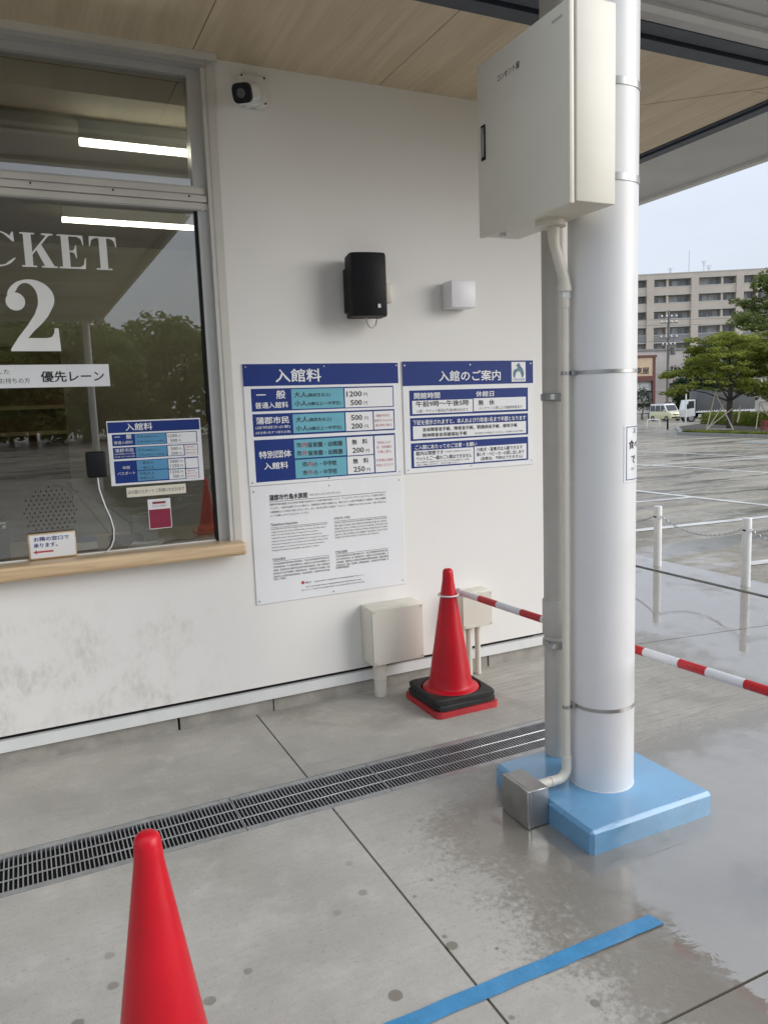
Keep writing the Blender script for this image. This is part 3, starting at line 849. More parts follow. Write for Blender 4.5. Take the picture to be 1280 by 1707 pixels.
tr = MB().box(-5, 0.86, YW + 0.004, YW + 0.09, 2.468, 2.575).build('transom', M['alu'], office)
for z, d in ((2.552, 0.006), (2.517, 0.012), (2.486, 0.006)):
    MB().box(-5, 0.872 if z > 2.53 else 0.88, YW + 0.004 - d, YW + 0.0035, z - 0.013, z + 0.013).build('transom_rail', M['alu_light'], tr)
for x in (0.14, 0.47, 0.80):
    MB().box(x - 0.003, x + 0.003, YW - 0.0115, YW - 0.0075, 2.521, 2.529).build('drain_slot', M['dark'], tr)
MB().box(-5, 0.838, YW + 0.028, YW + 0.05, 0.921, 0.927).build('glazing_strip', M['trim'], office)
up = MB().box(-5, 0.83, YW + 0.035, YW + 0.043, 2.57, 3.055).build('upper_pane', M['glass'], office, smooth=0)
lo = MB().box(-5, 0.832, YW + 0.035, YW + 0.043, 0.924, 2.472).build('lower_pane', M['glass'], office, smooth=0)
YG = YW + 0.034      # just in front of the glass

# white vinyl lettering on the glass: TICKET and the figure 2 (Bodoni-like)
def shape(pts_list, x0, x1, z0, z1, dy=0.0008):
    m_ = MB()
    for pts in pts_list:
        m_.add([(x0 + p[0] * (x1 - x0), YG - dy, z0 + p[1] * (z1 - z0)) for p in pts], [tuple(range(len(pts)))])
    return m_
T_ = [[(0.0, 0.70), (0.035, 0.70), (0.09, 0.88), (0.22, 0.95), (0.36, 0.955), (0.36, 0.045), (0.21, 0.045), (0.21, 0.0), (0.79, 0.0), (0.79, 0.045), (0.64, 0.045), (0.64, 0.955), (0.78, 0.95), (0.91, 0.88), (0.965, 0.70), (1.0, 0.70), (0.985, 1.0), (0.015, 1.0)]]
E_ = [[(0, 1), (0, 0.955), (0.13, 0.955), (0.13, 0.045), (0, 0.045), (0, 0), (0.97, 0), (1.0, 0.33), (0.965, 0.33), (0.90, 0.12), (0.76, 0.05), (0.41, 0.045), (0.41, 0.49), (0.52, 0.49), (0.60, 0.44), (0.635, 0.32), (0.67, 0.32), (0.67, 0.70), (0.635, 0.70), (0.60, 0.59), (0.52, 0.535), (0.41, 0.535), (0.41, 0.955), (0.72, 0.955), (0.86, 0.89), (0.915, 0.72), (0.95, 0.72), (0.93, 1)]]
K_ = [[(0, 1), (0, 0.955), (0.09, 0.955), (0.09, 0.045), (0, 0.045), (0, 0), (0.41, 0), (0.41, 0.045), (0.31, 0.045), (0.31, 0.36), (0.43, 0.50), (0.64, 0.045), (0.55, 0.045), (0.55, 0), (1.0, 0), (1.0, 0.045), (0.91, 0.045), (0.58, 0.67), (0.80, 0.93), (0.86, 0.955), (0.93, 0.955), (0.93, 1), (0.60, 1), (0.60, 0.955), (0.71, 0.945), (0.72, 0.92), (0.31, 0.44), (0.31, 0.955), (0.41, 0.955), (0.41, 1)]]
co = [(0.5 + 0.5 * math.cos(a), 0.5 + 0.515 * math.sin(a)) for a in np.linspace(R(48), R(312), 30)]
ci = [(0.56 + 0.30 * math.cos(a), 0.5 + 0.47 * math.sin(a)) for a in np.linspace(R(308), R(52), 30)]
C_ = [co + [(0.95, 0.25), (0.905, 0.25)] + ci + [(0.90, 0.72), (0.94, 0.72), (0.93, 1.0), (0.895, 1.0)]]
I_ = [[(0, 1), (0, 0.955), (0.2, 0.955), (0.2, 0.045), (0, 0.045), (0, 0), (1, 0), (1, 0.045), (0.8, 0.045), (0.8, 0.955), (1, 0.955), (1, 1)]]
# 2: outer bowl, ball terminal, diagonal, foot
two = []
two += [(0.06, 0.70)]
for a in np.linspace(R(165), R(-30), 26):
    two.append((0.50 + 0.455 * math.cos(a), 0.735 + 0.265 * math.sin(a)))
two += [(0.80, 0.49), (0.66, 0.38), (0.50, 0.28), (0.38, 0.185), (0.74, 0.185), (0.84, 0.20), (0.89, 0.25), (0.91, 0.325), (0.985, 0.325), (1.0, 0.0), (0.03, 0.0), (0.03, 0.03), (0.20, 0.20), (0.40, 0.37), (0.55, 0.52), (0.625, 0.65)]
for a in np.linspace(R(-8), R(150), 18):
    two.append((0.42 + 0.215 * math.cos(a), 0.735 + 0.215 * math.sin(a)))
ball = [(0.20 + 0.185 * math.cos(a), 0.69 + 0.125 * math.sin(a)) for a in np.linspace(0, 2 * math.pi, 26)[:-1]]
let = MB()
for L_, a, b in ((T_, -0.290, -0.177), (I_, -0.163, -0.099), (C_, -0.085, 0.066), (K_, 0.080, 0.220), (E_, 0.227, 0.338), (T_, 0.355, 0.470)):
    shape(L_, a, b, 2.190, 2.332).build('letter', M['vinyl'], lo, smooth=0)
s_ = shape([two], -0.002, 0.203, 1.835, 2.138); let.add(s_.v, s_.f)
s_ = shape([ball], -0.002, 0.203, 1.835, 2.138, 0.0012); let.add(s_.v, s_.f)
let.build('figure_two', M['vinyl'], lo, smooth=0)

# speech holes drilled through the pane
m = MB()
for i in range(-8, 9):
    for j in range(-8, 9):
        x = 0.098 + (i + 0.5 * (j % 2)) * 0.0215; z = 1.130 + j * 0.0186
        if (x - 0.098) ** 2 + (z - 1.130) ** 2 < 0.112 ** 2:
            m.add([(x + 0.0034 * math.cos(a), YG - 0.0006, z + 0.0034 * math.sin(a)) for a in np.linspace(0, 2 * math.pi, 9)[:-1]], [tuple(range(8))])
m.build('speech_holes', M['dark'], lo, smooth=0, kind='stuff')

# wood counter shelf with rounded nose and a clipped right end
bm = bmesh.new()
prof = [(-5, YW + 0.027), (0.905, YW + 0.027), (0.9195, YW - 0.004), (0.944, YW - 0.03), (0.944, YW - 0.10), (-5, YW - 0.10)]
lo_v = [bm.verts.new((p[0], p[1], 0.856)) for p in prof]; hi_v = [bm.verts.new((p[0], p[1], 0.9205)) for p in prof]
n = len(prof)
bm.faces.new(lo_v); bm.faces.new(hi_v[::-1])
for i in range(n): bm.faces.new((lo_v[i], hi_v[i], hi_v[(i + 1) % n], lo_v[(i + 1) % n]))
bmesh.ops.recalc_face_normals(bm, faces=bm.faces)
ed = [e for e in bm.edges if all(v.co.y < YW - 0.02 for v in e.verts) and abs(e.verts[0].co.z - e.verts[1].co.z) < 0.01]
ed += [e for e in bm.edges if all(abs(v.co.x - 0.944) < 1e-4 for v in e.verts)]
bmesh.ops.bevel(bm, geom=list(set(ed)), offset=0.016, segments=4, profile=0.5, affect='EDGES')
MB().bm(bm).build('counter', M['counter'], office)

# lit tubes on the office ceiling
for i, y in enumerate((4.11, 5.69)):
    lt = thing('tube_light', ('nearer' if i == 0 else 'farther') + ' lit white tube light on the office ceiling seen through the window', 'light', (0.99, y, 2.87), group='tube lights inside the ticket office')
    MB().box(0.39, 1.60, y - 0.016, y + 0.016, 2.868, 2.96).build('housing', M['trim'], lt)
    MB().tube([(0.39, y, 2.852), (1.60, y, 2.852)], 0.0165, 12).build('diffuser', M['tubelight'], lt)

# ================================================================== EAVES OVER THE OFFICE
roof = thing('eaves_roof', 'deep eaves with timber look soffit, navy trim and grey metal edge', 'roof', (1, 2.8, ZC))
def sof(pts): return MB().prism(pts, ZC, ZC + 0.02).build('soffit_panel', M['soffit'], roof, smooth=0)
g = 0.0022
edges = [-4.76, -3.826, -2.891, -1.957, -1.022, -0.087, 0.848, 1.783, 2.718]
for a, b in zip(edges[:-1], edges[1:]):
    sof([(a + g, 2.858), (b - g, 2.858), (b - g, YW), (a + g, YW)])
sof([(2.718 + g, 2.858), (3.864, 2.858), (2.948, YW), (2.718 + g, YW)])
sof([(3.872, 2.862), (3.872, 3.05 - g), (3.664, 3.05 - g)])
sof([(3.659, 3.05 + g), (3.872, 3.05 + g), (3.872, 3.985 - g), (2.953, 3.985 - g), (2.953, YW + 0.004)])
yy = 3.985
while yy < 11.5:
    sof([(2.953, yy + g), (3.872, yy + g), (3.872, yy + 0.935 - g), (2.953, yy + 0.935 - g)]); yy += 0.935
MB().box(-5, 3.99, 2.10, 12, ZC + 0.0202, ZC + 0.05).build('soffit_backing', M['dark'], roof)
# navy trims
MB().box(-5, 3.98, 2.772, 2.858, ZC - 0.018, ZC + 0.02).build('navy_trim', M['navy'], roof)
MB().box(-5, 3.98, 2.672, 2.756, ZC - 0.006, ZC + 0.02).build('navy_trim', M['navy'], roof)
MB().box(3.874, 3.905, 2.8582, 12, ZC - 0.006, ZC + 0.02).build('navy_trim', M['navy'], roof)
MB().box(3.909, 3.985, 2.8582, 12, ZC - 0.018, ZC + 0.02).build('navy_trim', M['navy'], roof)
# grey sheets
MB().box(-5, 4.74, 2.585, 2.671, ZC - 0.002, ZC + 0.02).build('eave_flashing', M['eave'], roof)
MB().box(-5, 4.74, 2.535, 2.584, ZC - 0.02, ZC + 0.02).build('gutter_rail', M['eave_lip'], roof)
MB().box(-5, 4.74, 2.46, 2.534, ZC - 0.004, ZC + 0.02).build('eave_flashing', M['eave'], roof)
MB().box(-5, 4.74, 2.06, 2.459, ZC + 0.004, ZC + 0.02).build('eave_sheet', M['eave'], roof)
MB().box(3.986, 4.735, 2.672, 12, ZC + 0.002, ZC + 0.02).build('eave_sheet', M['eave'], roof)
MB().box(4.742, 4.80, 1.98, 12, ZC - 0.022, ZC + 0.30).build('fascia', M['eave_lip'], roof)
MB().box(-5, 4.741, 1.98, 2.058, ZC - 0.022, ZC + 0.30).build('fascia', M['eave_lip'], roof)
MB().box(-5, 4.741, 2.06, 12, ZC + 0.20, ZC + 0.30).build('roof_deck', M['eave'], roof)

# queue canopy behind the camera, seen only as a reflection in the window
qc = thing('queue_canopy', 'tall pale canopy over the queue, seen reflected in the ticket window', 'canopy', (0, -14, 0))
MB().box(-12, 2.85, -22, -6, 5.0, 5.25).build('deck', M['eave'], qc)
for y in range(-21, -5, 4):
    MB().box(-12, 2.6, y - 0.08, y + 0.08, 4.78, 5.0).build('beam', M['eave_lip'], qc)
MB().box(2.85, 2.93, -22, -6, 4.82, 5.3).build('fascia', M['eave_lip'], qc)
MB().lathe([(0.12, 0), (0.12, 5.0)], 2.4, -21.05, 24).build('column', M['column'], qc)

# ================================================================== SIGNS ON THE WALL
PR = {'b': 'p_blue', 'c': 'p_cyan', 'w': 'white', 'k': 'p_black', 'r': 'p_red'}
PN = {'b': 'blue_print', 'c': 'cyan_print', 'w': 'white_print', 'k': 'ruled_lines', 'r': 'red_print'}
TN = {'w': 'white_lettering', 'k': 'black_lettering', 'r': 'red_lettering'}
def sign(name, label, tl, w_, h_, yf, th, Rl, Tl, screws, cyan='p_cyan', origin_z=None):
    x0, z0 = tl
    o = thing(name, label, 'sign', (x0 + w_ / 2, yf, z0 - h_))
    MB().rbox(x0, x0 + w_, yf, yf + th, z0 - h_, z0, 0.0012, 1).build('panel', M['white'], o)
    groups = {}
    for c_, a, b, lo_, hi_ in Rl:
        lay = 0.0006 if c_ == 'b' else 0.0012
        groups.setdefault(c_, MB()).add([(x0 + a, yf - lay, z0 + lo_), (x0 + b, yf - lay, z0 + lo_), (x0 + b, yf - lay, z0 + hi_), (x0 + a, yf - lay, z0 + hi_)], [(0, 1, 2, 3)])
    for c_, m_ in groups.items():
        m_.build(PN[c_], M[cyan if c_ == 'c' else PR[c_]], o, smooth=0, kind='stuff')
    tg = {}
    for s_, c_, a, b, zc, h in Tl:
        bold = BOLD if h > 0.02 else 0.0
        put_text(tg.setdefault(c_, MB()), s_, x0 + a, x0 + b, z0 + zc, h, lambda x, z, d: (x, yf - 0.0018 - d, z), bold)
    for c_, m_ in tg.items():
        m_.build(TN[c_], M[PR[c_]], o, smooth=0, kind='stuff')
    for a, b in screws:
        MB().tube([(x0 + a, yf - 0.002, z0 + b), (x0 + a, yf + 0.001, z0 + b)], 0.0042, 10).build('screw', M['steel'], o)
    return o

YF = YW - 0.006
fee_sign = sign('fee_sign', 'blue and white admission fee board with yen prices, left of the two blue boards', (0.999, 1.771), 0.842, 0.594, YF, 0.0055, FEE_R, FEE_T,
     [(0.016, -0.016), (0.42, -0.016), (0.826, -0.016), (0.016, -0.578), (0.42, -0.581), (0.826, -0.577)])
info_sign = sign('visitor_guide_sign', 'blue and white opening hours board nearest the column', (1.859, 1.772), 0.843, 0.594, YF, 0.0055, INFO_R, INFO_T,
     [(0.015, -0.018), (0.42, -0.018), (0.826, -0.014), (0.019, -0.574), (0.416, -0.576), (0.826, -0.569)])
guide_sign = sign('multilingual_sign', 'white board of small black text in several languages below the fee board', (1.001, 1.174), 0.838, 0.598, YF, 0.0055, GUIDE_R, GUIDE_T,
     [(0.017, -0.025), (0.416, -0.024), (0.818, -0.025), (0.015, -0.58), (0.414, -0.582), (0.82, -0.576)])
# round red seal on the multilingual board
MB().add([(1.249 + 0.0085 * math.cos(a), YF - 0.0016, 0.661 + 0.0085 * math.sin(a)) for a in np.linspace(0, 2 * math.pi, 25)[:-1]], [tuple(range(24))]).build('red_seal', M['p_red'], guide_sign, smooth=0)
# emblem on the opening hours board: a blue-grey hooded arch over a white round
er = [r_ for r_ in INFO_R if r_[0] == 'w'][0]
ex0, ex1, ez0, ez1 = 1.859 + er[1], 1.859 + er[2], 1.772 + er[3], 1.772 + er[4]
arch = [(0.11, 0.28), (0.17, 0.20), (0.24, 0.21), (0.27, 0.34), (0.31, 0.44), (0.39, 0.51), (0.48, 0.53), (0.57, 0.51), (0.65, 0.44), (0.69, 0.34), (0.72, 0.21), (0.79, 0.20), (0.87, 0.32),
        (0.87, 0.48), (0.82, 0.60), (0.74, 0.70), (0.62, 0.80), (0.60, 0.90), (0.50, 0.95), (0.42, 0.90), (0.30, 0.79), (0.44, 0.76), (0.40, 0.66), (0.20, 0.62), (0.11, 0.48)]
m = MB().add([(ex0 + p[0] * (ex1 - ex0), YF - 0.0020, ez0 + p[1] * (ez1 - ez0)) for p in arch], [tuple(range(len(arch)))])
put_text(m, '竹島水族館', ex0 + 0.08 * (ex1 - ex0), ex0 + 0.92 * (ex1 - ex0), ez0 + 0.11 * (ez1 - ez0), 0.012, lambda x, z, d: (x, YF - 0.0020 - d, z), 0.0)
m.build('emblem', M['p_teal'], info_sign, smooth=0, kind='stuff')

# papers and cards on the window
small = sign('window_fee_sign', 'small blue and white fee notice stuck on the ticket window', (0.364, 1.521), 0.425, 0.297, YG - 0.0016, 0.0015, SMALLFEE_R, SMALLFEE_T, [], 'p_cyan2')
def sheet(name, label, cat, x0, x1, z0, z1, mat_, y=None):
    y = YG - 0.0012 if y is None else y
    o = thing(name, label, cat, ((x0 + x1) / 2, y, z0))
    MB().box(x0, x1, y, y + 0.001, z0, z1).build('sheet', mat_, o)
    return o
pr = sheet('priority_lane_strip', 'long white paper strip with black priority lane lettering on the glass below the figure 2', 'notice', -0.75, 0.395, 1.679, 1.777, M['paper'])
m = MB()
put_text(m, '優先レーン', 0.111, 0.371, 1.725, 0.047, lambda x, z, d: (x, YG - 0.0018 - d, z), BOLD)
put_text(m, 'した', -0.058, -0.011, 1.748, 0.020, lambda x, z, d: (x, YG - 0.0018 - d, z), 0.0)
put_text(m, 'お持ちの方', -0.053, 0.066, 1.710, 0.024, lambda x, z, d: (x, YG - 0.0018 - d, z), 0.0)
m.build('lettering', M['p_black'], pr, smooth=0, kind='stuff')
cr = sheet('passport_notice', 'cream paper strip with one line of grey text below the window fee notice', 'notice', 0.428, 0.699, 1.1665, 1.2115, M['cream_paper'])
m = MB(); put_text(m, 'ほの国パスポート ご利用いただけます', 0.434, 0.692, 1.1895, 0.018, lambda x, z, d: (x, YG - 0.0018 - d, z), 0.0)
m.build('lettering', M['p_black'], cr, smooth=0, kind='stuff')
cd = sheet('payment_card', 'maroon and white payment card on the glass', 'card', 0.518, 0.622, 1.007, 1.149, M['paper'])
MB().add([(0.521, YG - 0.0016, 1.010), (0.619, YG - 0.0016, 1.010), (0.619, YG - 0.0016, 1.100), (0.521, YG - 0.0016, 1.100)], [(0, 1, 2, 3)]).build('maroon_field', M['maroon'], cd, smooth=0)
m = MB(); put_text(m, 'オフィスPAY', 0.537, 0.602, 1.115, 0.010, lambda x, z, d: (x, YG - 0.0018 - d, z), 0.0)
m.add([(0.539, YG - 0.0018, 1.126), (0.600, YG - 0.0018, 1.126), (0.600, YG - 0.0018, 1.136), (0.539, YG - 0.0018, 1.136)], [(0, 1, 2, 3)])
m.build('maroon_print', M['maroon'], cd, smooth=0, kind='stuff')

# little standing notice on the counter
ns = thing('next_window_sign', 'small wood edged notice with a red arrow standing on the counter', 'sign', (0.09, YG - 0.018, 0.9205))
MB().rbox(-0.008, 0.191, YG - 0.022, YG - 0.006, 0.9215, 1.039, 0.007, 3).build('board', M['counter'], ns)
MB().rbox(0.0, 0.185, YG - 0.0235, YG - 0.021, 0.929, 1.033, 0.0011, 1).build('face', M['paper'], ns)
m = MB(); put_text(m, 'お隣の窓口で', 0.018, 0.162, 1.014, 0.019, lambda x, z, d: (x, YG - 0.0243 - d, z), BOLD)
put_text(m, '承ります。', 0.015, 0.112, 0.986, 0.019, lambda x, z, d: (x, YG - 0.0243 - d, z), BOLD)
m.build('lettering', M['p_blue'], ns, smooth=0, kind='stuff')
m = MB().add([(0.010, YG - 0.0243, 0.957), (0.026, YG - 0.0243, 0.948), (0.026, YG - 0.0243, 0.953), (0.094, YG - 0.0243, 0.953), (0.094, YG - 0.0243, 0.961), (0.026, YG - 0.0243, 0.961), (0.026, YG - 0.0243, 0.966)], [tuple(range(7))])
m.build('arrow', M['p_red'], ns, smooth=0)

# ------------------------------------------------------------------ things inside the window
yi = YG - 0.034
dv = thing('window_intercom', 'black rounded unit on the ticket window with a white cable', 'intercom', (0.305, yi, 1.27))
MB().rbox(0.264, 0.347, yi, yi + 0.03, 1.270, 1.388, 0.010, 3).build('body', M['black'], dv)
MB().tube([(0.306, yi + 0.015, 1.272), (0.308, yi + 0.012, 1.217), (0.326, yi + 0.012, 1.141), (0.345, yi + 0.012, 1.085), (0.356, yi + 0.012, 1.03), (0.352, yi + 0.012, 0.979), (0.338, yi + 0.015, 0.945), (0.318, yi + 0.022, 0.9245)], 0.0032, 8).build('cable', M['white'], dv)
mc = thing('desk_microphone', 'black gooseneck microphone on the inner desk', 'microphone', (0.44, 4.0, 0.902))
MB().rbox(0.36, 0.52, 3.95, 4.07, 0.903, 0.945, 0.012, 3).build('base', M['black'], mc)
MB().tube([(0.47, 4.0, 0.94), (0.464, 4.0, 1.008), (0.40, 4.0, 1.07), (0.334, 4.0, 1.121), (0.264, 4.0, 1.167), (0.20, 4.0, 1.203)], 0.0055, 8).build('gooseneck', M['black'], mc)
MB().tube([(0.205, 4.0, 1.200), (0.185, 4.0, 1.210), (0.182, 4.0, 1.2115), (0.16, 4.0, 1.220), (0.14, 4.0, 1.225), (0.128, 4.0, 1.228)], [0.008, 0.009, 0.013, 0.014, 0.012, 0.006], 12).build('head', M['rubber'], mc)
tb = thing('tissue_box', 'small white box on the inner desk beside the microphone', 'box', (0.53, 4.1, 0.902))
MB().rbox(0.485, 0.60, 4.04, 4.14, 0.903, 1.03, 0.004, 2).build('carton', M['paper'], tb)
MB().box(0.52, 0.565, 4.07, 4.11, 1.03, 1.042).build('tissue', M['white'], tb)
bf = thing('blue_folder', 'blue folder lying on the inner desk', 'folder', (0.25, 3.95, 0.902))
MB().rbox(0.19, 0.30, 3.90, 4.1, 0.903, 0.955, 0.004, 2).build('cover', M['int_blue'], bf)
MB().rbox(0.193, 0.297, 3.897, 3.90, 0.91, 0.947, 0.001, 1).build('pages', M['paper'], bf)
kc = thing('coiled_cable', 'white coiled cable on the inner desk', 'cable', (0.5, 3.82, 0.902))
m = MB()
for k in range(5):
    m.tube([(0.50 + 0.075 * math.cos(a) + 0.006 * k, 3.83 + 0.03 * math.sin(a), 0.907 + 0.005 * k + 0.004 * math.sin(3 * a)) for a in np.linspace(0, 2 * math.pi, 22)], 0.003, 6, caps=False)
m.build('coil', M['white'], kc)
MB().tube([(0.57, 3.85, 0.906), (0.68, 3.95, 0.906), (0.74, 3.9, 0.906), (0.80, 3.98, 0.906)], 0.003, 6).build('lead', M['black'], kc)
te = thing('ticket_terminal', 'black terminal with a pale label behind the glass beside the standing notice', 'terminal', (-0.2, 3.88, 0.902))
MB().rbox(-0.42, -0.083, 3.83, 3.95, 0.903, 1.09, 0.008, 2).build('body', M['black'], te)
MB().box(-0.40, -0.088, 3.826, 3.829, 1.078, 1.088).build('label_strip', M['paper'], te)
m = MB().box(-0.105, -0.09, 3.8265, 3.829, 1.058, 1.073); m.build('label', M['paper'], te)
sh = thing('office_cabinet', 'brown wooden shelf unit against the back of the office', 'cabinet', (-0.3, 6.8, 0))
MB().box(-1.4, 0.35, 6.6, 6.98, 0.0, 2.1).build('carcass', M['int_brown'], sh)
for z in (1.42, 1.62):
    MB().box(-1.4, 0.35, 6.55, 6.60, z, z + 0.03).build('shelf', M['counter'], sh)

# ================================================================== FIXTURES ON THE WALL
# bullet camera
cc = thing('security_camera', 'white bullet security camera with black face, high beside the window', 'camera', (1.12, YW, 2.94))
MB().rbox(1.056, 1.187, YW - 0.042, YW, 2.945, 3.080, 0.010, 3).build('junction_box', M['trim'], cc)
for x, z in ((1.068, 3.068), (1.175, 3.068), (1.175, 2.957), (1.068, 2.957)):
    MB().tube([(x, YW - 0.0435, z), (x, YW - 0.041, z)], 0.005, 8).build('screw', M['dark'], cc)
for x in (1.095, 1.150):
    MB().tube([(x, YW - 0.022, 2.939), (x, YW - 0.022, 2.946)], 0.017, 14).build('conduit_plug', M['trim'], cc)
d_ = Vector((-0.55, -0.75, -0.36)).normalized()
b0 = Vector((1.125, YW - 0.03, 3.005))
bm = bmesh.new(); bmesh.ops.create_cube(bm, size=1)
rot = d_.to_track_quat('Y', 'Z').to_matrix().to_4x4()
for v in bm.verts: v.co = Vector((v.co.x * 0.078, v.co.y * 0.145, v.co.z * 0.076))
bmesh.ops.bevel(bm, geom=[e for e in bm.edges if abs(e.verts[0].co.y - e.verts[1].co.y) > 0.05], offset=0.022, segments=4, profile=0.5, affect='EDGES')
for v in bm.verts: v.co = rot @ v.co + b0 + d_ * 0.095
MB().bm(bm).build('housing', M['trim'], cc)
bm = bmesh.new(); bmesh.ops.create_cube(bm, size=1)
for v in bm.verts: v.co = Vector((v.co.x * 0.083, v.co.y * 0.03, v.co.z * 0.081))
bmesh.ops.bevel(bm, geom=[e for e in bm.edges if abs(e.verts[0].co.y - e.verts[1].co.y) > 0.02], offset=0.024, segments=4, profile=0.5, affect='EDGES')
for v in bm.verts: v.co = rot @ v.co + b0 + d_ * 0.165
fc = MB().bm(bm).build('face', M['black'], cc)
p = b0 + d_ * 0.181
MB().tube([p, p + d_ * 0.003], 0.020, 20).build('lens', M['carglass'], fc)
MB().tube([b0, b0 + d_ * 0.04], 0.022, 14).build('swivel', M['trim'], cc)

# black wall speaker, turned a little towards the window
sp = thing('wall_speaker', 'black wall speaker on the white wall', 'speaker', (1.62, YW, 1.97))
bm = bmesh.new()
base = [(-0.088, 0.0), (-0.092, 0.105), (-0.085, 0.128), (-0.06, 0.138), (0.0, 0.143), (0.06, 0.138), (0.085, 0.128), (0.094, 0.105), (0.088, 0.0)]
zs = ((1.985, 0.97), (1.995, 1.0), (2.275, 1.0), (2.285, 0.97))
rings = []
ang = R(10)
for z, k in zs:
    ring = []
    for px, d in base:
        x, y = px * k, -d * (k if d > 0.05 else 1)
        ring.append(bm.verts.new((1.628 + x * math.cos(ang) - y * math.sin(ang) * -1, YW - 0.055 + y * math.cos(ang) - x * math.sin(ang) * 1, z)))
    rings.append(ring)
for a, b in zip(rings[:-1], rings[1:]):
    for i in range(len(base)):
        j = (i + 1) % len(base); bm.faces.new((a[i], b[i], b[j], a[j]))
bm.faces.new(rings[0]); bm.faces.new(rings[-1][::-1])
bmesh.ops.recalc_face_normals(bm, faces=bm.faces)
MB().bm(bm).build('cabinet', M['black'], sp, smooth=28)
MB().box(1.525, 1.537, YW - 0.13, YW - 0.05, 2.01, 2.22).build('side_rib', M['black'], sp)
MB().rbox(1.60, 1.70, YW - 0.06, YW - 0.002, 2.06, 2.20, 0.004, 1).build('bracket', M['black'], sp)
bx = Vector((1.655, YW - 0.2135, 2.018))
MB().box(1.640, 1.647, YW - 0.2045, YW - 0.1985, 2.022, 2.036).build('badge', M['white'], sp)
MB().box(1.649, 1.654, YW - 0.2045, YW - 0.1985, 2.022, 2.036).build('badge', M['white'], sp)
MB().box(1.640, 1.654, YW - 0.2045, YW - 0.1985, 2.037, 2.040).build('badge', M['white'], sp)
MB().rbox(1.765, 1.812, YW - 0.022, YW - 0.001, 2.075, 2.172, 0.006, 2).build('outlet_plate', M['beige'], sp)
MB().tube([(1.61, YW - 0.12, 1.99), (1.615, YW - 0.115, 1.965), (1.635, YW - 0.10, 1.942), (1.66, YW - 0.08, 1.938), (1.69, YW - 0.06, 1.955), (1.712, YW - 0.04, 1.995), (1.735, YW - 0.02, 2.06), (1.775, YW - 0.012, 2.10)], 0.0042, 8).build('cable', M['grey_pipe'], sp)

# square wall lamp
wl = thing('wall_lamp', 'square white wall lamp', 'lamp', (2.19, YW, 2.045))
MB().rbox(2.115, 2.262, YW - 0.105, YW - 0.012, 2.048, 2.186, 0.004, 2).build('cover', M['lamp_white'], wl)
MB().rbox(2.112, 2.215, YW - 0.012, YW, 2.044, 2.175, 0.002, 1).build('back_plate', M['trim'], wl)

# cream pull boxes at the foot of the wall
pb = thing('pull_box', 'larger cream pull box on the wall foot with one pipe, left of the red cone', 'box', (1.72, YW, 0), group='cream pull boxes on the wall foot')
MB().rbox(1.566, 1.868, YW - 0.128, YW - 0.001, 0.194, 0.497, 0.004, 2).build('box_body', M['beige'], pb)
MB().rbox(1.573, 1.872, YW - 0.1345, YW - 0.1285, 0.190, 0.490, 0.002, 1).build('cover', M['beige'], pb)
for x, z in ((1.585, 0.478), (1.860, 0.478), (1.585, 0.202), (1.860, 0.202)):
    MB().tube([(x, YW - 0.137, z), (x, YW - 0.134, z)], 0.004, 8).build('screw', M['steel'], pb)
MB().tube([(1.632, YW - 0.075, 0.002), (1.632, YW - 0.075, 0.20)], 0.032, 20).build('pipe', M['beige_pipe'], pb)
MB().tube([(1.632, YW - 0.075, 0.095), (1.632, YW - 0.075, 0.193)], 0.0365, 20).build('socket', M['beige_pipe'], pb)
pb2 = thing('pull_box', 'smaller cream pull box on the wall foot with several pipes, behind the red cone', 'box', (2.23, YW, 0), group='cream pull boxes on the wall foot')
MB().rbox(2.137, 2.330, YW - 0.098, YW - 0.001, 0.296, 0.497, 0.004, 2).build('box_body', M['beige'], pb2)
MB().rbox(2.140, 2.333, YW - 0.1045, YW - 0.0985, 0.292, 0.490, 0.002, 1).build('cover', M['beige'], pb2)
for x, z in ((2.152, 0.478), (2.322, 0.478), (2.152, 0.304), (2.322, 0.304)):
    MB().tube([(x, YW - 0.107, z), (x, YW - 0.104, z)], 0.004, 8).build('screw', M['steel'], pb2)
for x in (2.165, 2.205, 2.262):
    MB().tube([(x, YW - 0.055, 0.002), (x, YW - 0.055, 0.30)], 0.0165, 16).build('pipe', M['beige_pipe'], pb2)

# ================================================================== COLUMN
CX_, CY_, CR_ = 1.913, 2.185, 0.12
colm = thing('round_column', 'white round steel column standing on a pale blue plinth', 'column', (CX_, CY_, 0))
MB().lathe([(CR_, 0.09), (CR_, 3.16)], CX_, CY_, 72).build('shaft', M['column'], colm)
MB().lathe([(CR_ + 0.0015, 0.086), (CR_ + 0.0015, 0.0895), (CR_, 0.091)], CX_, CY_, 72, caps=False).build('base_seal', M['trim'], colm)
bm = bmesh.new(); bmesh.ops.create_cube(bm, size=1)
for v in bm.verts: v.co = Vector((1.9125 + v.co.x * 0.569, 2.198 + v.co.y * 0.588, 0.0425 + v.co.z * 0.089))
bmesh.ops.bevel(bm, geom=[e for e in bm.edges if all(v.co.z > 0.05 for v in e.verts) or abs(e.verts[0].co.z - e.verts[1].co.z) > 0.05], offset=0.013, segments=1, profile=0.5, affect='EDGES')
bmesh.ops.subdivide_edges(bm, edges=list(bm.edges), cuts=5, use_grid_fill=True)
random.seed(8)
for v in bm.verts: v.co += Vector((random.uniform(-1, 1), random.uniform(-1, 1), random.uniform(-1, 1))) * 0.0008
MB().bm(bm).build('plinth', M['blue'], colm, smooth=25)

